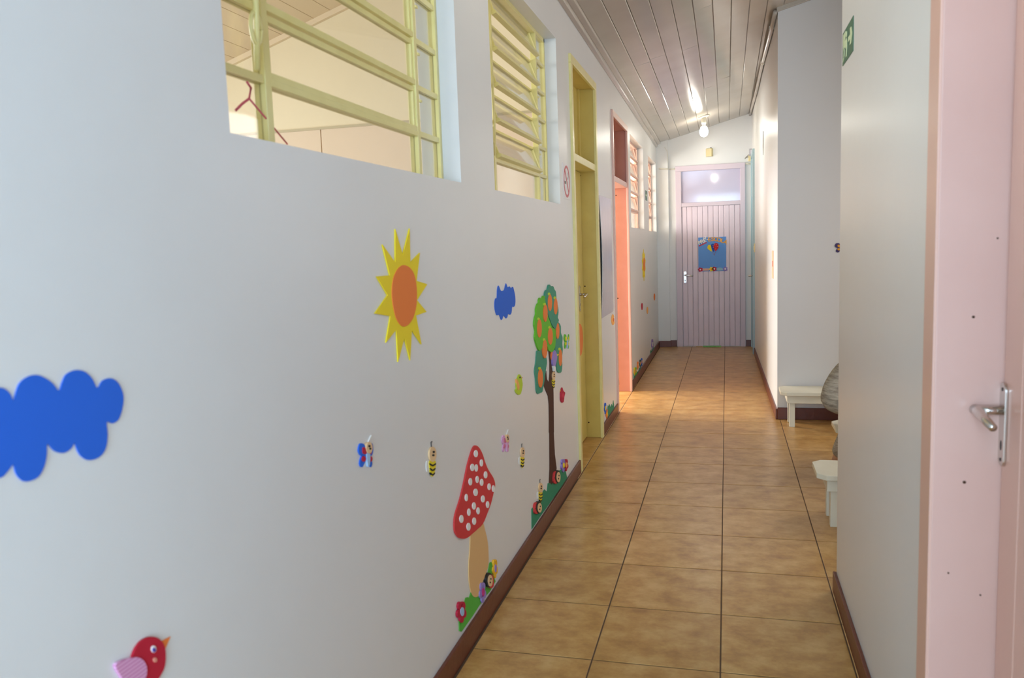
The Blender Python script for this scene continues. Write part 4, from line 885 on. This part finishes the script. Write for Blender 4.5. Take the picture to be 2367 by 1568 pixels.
sleeve(['clR', 'shR', 'uaR', 'elR', 'cfR'], [.066, .08, .084, .088, .06]); sleeve(['clL', 'shL', 'uaL', 'elL', 'cfL'], [.066, .08, .08, .076, .06])
J['c2R'] = (.665, 5.28, .14); J['c2L'] = (.942, 5.01, .13)
garment('trousers', ['pel', 'hpR', 'knR', 'c2R', 'hpL', 'knL', 'c2L'], [('pel', 'hpR'), ('hpR', 'knR'), ('knR', 'c2R'), ('pel', 'hpL'), ('hpL', 'knL'), ('knL', 'c2L')], [.10, .08, .064, .052, .08, .064, .05], knit)
shoem = mat('dark_shoe', rgb(34, 32, 40), .5)
def shoe_mesh(p, ang, s=1.0):
    bm = B(); c, sn = math.cos(ang), math.sin(ang); secs = [(-.085, .026, .055), (-.05, .032, .06), (0, .034, .052), (.05, .038, .042), (.085, .03, .03), (.10, .012, .022)]
    rings = []
    for d, wd, hh in secs:
        r_ = []
        for k in range(10):
            a = 2 * PI * k / 10; lx, lz = wd * math.cos(a), .016 + (hh - .016) * .5 * (1 + math.sin(a))
            r_.append(bm.verts.new((p[0] + s * (d * c - lx * sn), p[1] + s * (d * sn + lx * c), p[2] + s * lz)))
        rings.append(r_)
    for a, b_ in zip(rings, rings[1:]):
        for k in range(10): bm.faces.new((a[k], a[(k + 1) % 10], b_[(k + 1) % 10], b_[k]))
    bm.faces.new(rings[0][::-1]); bm.faces.new(rings[-1]); return bm
def sole_mesh(p, ang, s=1.0):
    c, sn = math.cos(ang), math.sin(ang); o = [(-.09, .022), (-.05, .034), (0, .035), (.05, .04), (.09, .03), (.108, .008)]
    loop = [(d, w_) for d, w_ in o] + [(d, -w_) for d, w_ in o[::-1]]
    return prism(B(), [(p[0] + s * (d * c - w_ * sn), p[1] + s * (d * sn + w_ * c), p[2]) for d, w_ in loop], (0, 0, .018 * s))
for p, a in (((.655, 5.25, .0), -PI / 2 - .1), ((.935, 4.94, 0), -PI / 2)):
    s = obj('shoe', shoe_mesh(p, a, .9), shoem, person, smooth=True); obj('sole', sole_mesh(p, a, .9), white_f, s)
# hands with five bent fingers each, resting on the knees
def hand(w_, side):
    w_ = Vector(w_); fwd = Vector((side * .45, -.8, -.25)).normalized(); across = Vector((side * .8, .45, .0)).normalized(); up = Vector((0, 0, 1))
    V = [w_, w_ + fwd * .035]; E_ = [(0, 1)]; Rr = [.019, .024]
    for k, L_ in enumerate((.050, .056, .053, .042)):
        b0 = w_ + fwd * .05 + across * ((k - 1.5) * .0145); i0 = len(V)
        V += [b0, b0 + fwd * L_ * .5 + up * .004, b0 + fwd * L_ * .85 - up * .012]; E_ += [(1, i0), (i0, i0 + 1), (i0 + 1, i0 + 2)]; Rr += [.0085, .0075, .006]
    i0 = len(V); V += [w_ + fwd * .018 - across * .026, w_ + fwd * .042 - across * .036 - up * .006]; E_ += [(1, i0), (i0, i0 + 1)]; Rr += [.009, .007]
    skin_mesh('hand', V, E_, Rr, 0, skin, person, 1)
hand(J['wrR'], 1); hand(J['wrL'], -1)
# head details
hc = Vector((.875, 5.305, .895))
def blob(name, c, r, m_, par, seg=12):
    bm = B(); bmesh.ops.create_uvsphere(bm, u_segments=seg, v_segments=seg // 2 + 2, radius=1)
    for v in bm.verts: v.co = Vector((c[0] + v.co.x * r[0], c[1] + v.co.y * r[1], c[2] + v.co.z * r[2]))
    return obj(name, bm, m_, par, smooth=True)
bm = B(); bmesh.ops.create_uvsphere(bm, u_segments=20, v_segments=14, radius=1)
for v in bm.verts:
    cut = 1.0 if v.co.y > -.1 or v.co.z > .5 else .6
    v.co = hc + Vector((v.co.x * .099 * cut, .02 + v.co.y * .105 * cut, .02 + v.co.z * .098 * cut))
obj('hair', bm, mat('dark_brown_hair', rgb(52, 36, 28), .6, bump=(60, .4)), person, smooth=True)
for s in (-1, 1):
    e = blob('eye', hc + Vector((s * .03, -.074, -.012)), (.011, .006, .007), white_f, person); blob('pupil', hc + Vector((s * .03, -.079, -.013)), (.005, .003, .005), black, e, 8)
    blob('ear', hc + Vector((s * .088, .0, -.012)), (.012, .018, .026), skin, person)
blob('nose', hc + Vector((0, -.082, -.03)), (.010, .014, .016), skin, person)
blob('mouth', hc + Vector((0, -.078, -.055)), (.02, .008, .005), mat('lip', rgb(170, 96, 90), .5), person)
# a single dark shoe standing on the floor behind the nearest bench
p = (.665, 4.80, 0)
t = thing('shoe', p, 'dark shoe with white sole on the floor beyond the nearest bench', 'shoe')
obj('upper', shoe_mesh(p, PI + .1, 1.0), shoem, t, smooth=True); obj('sole', sole_mesh(p, PI + .1, 1.0), white_f, t)
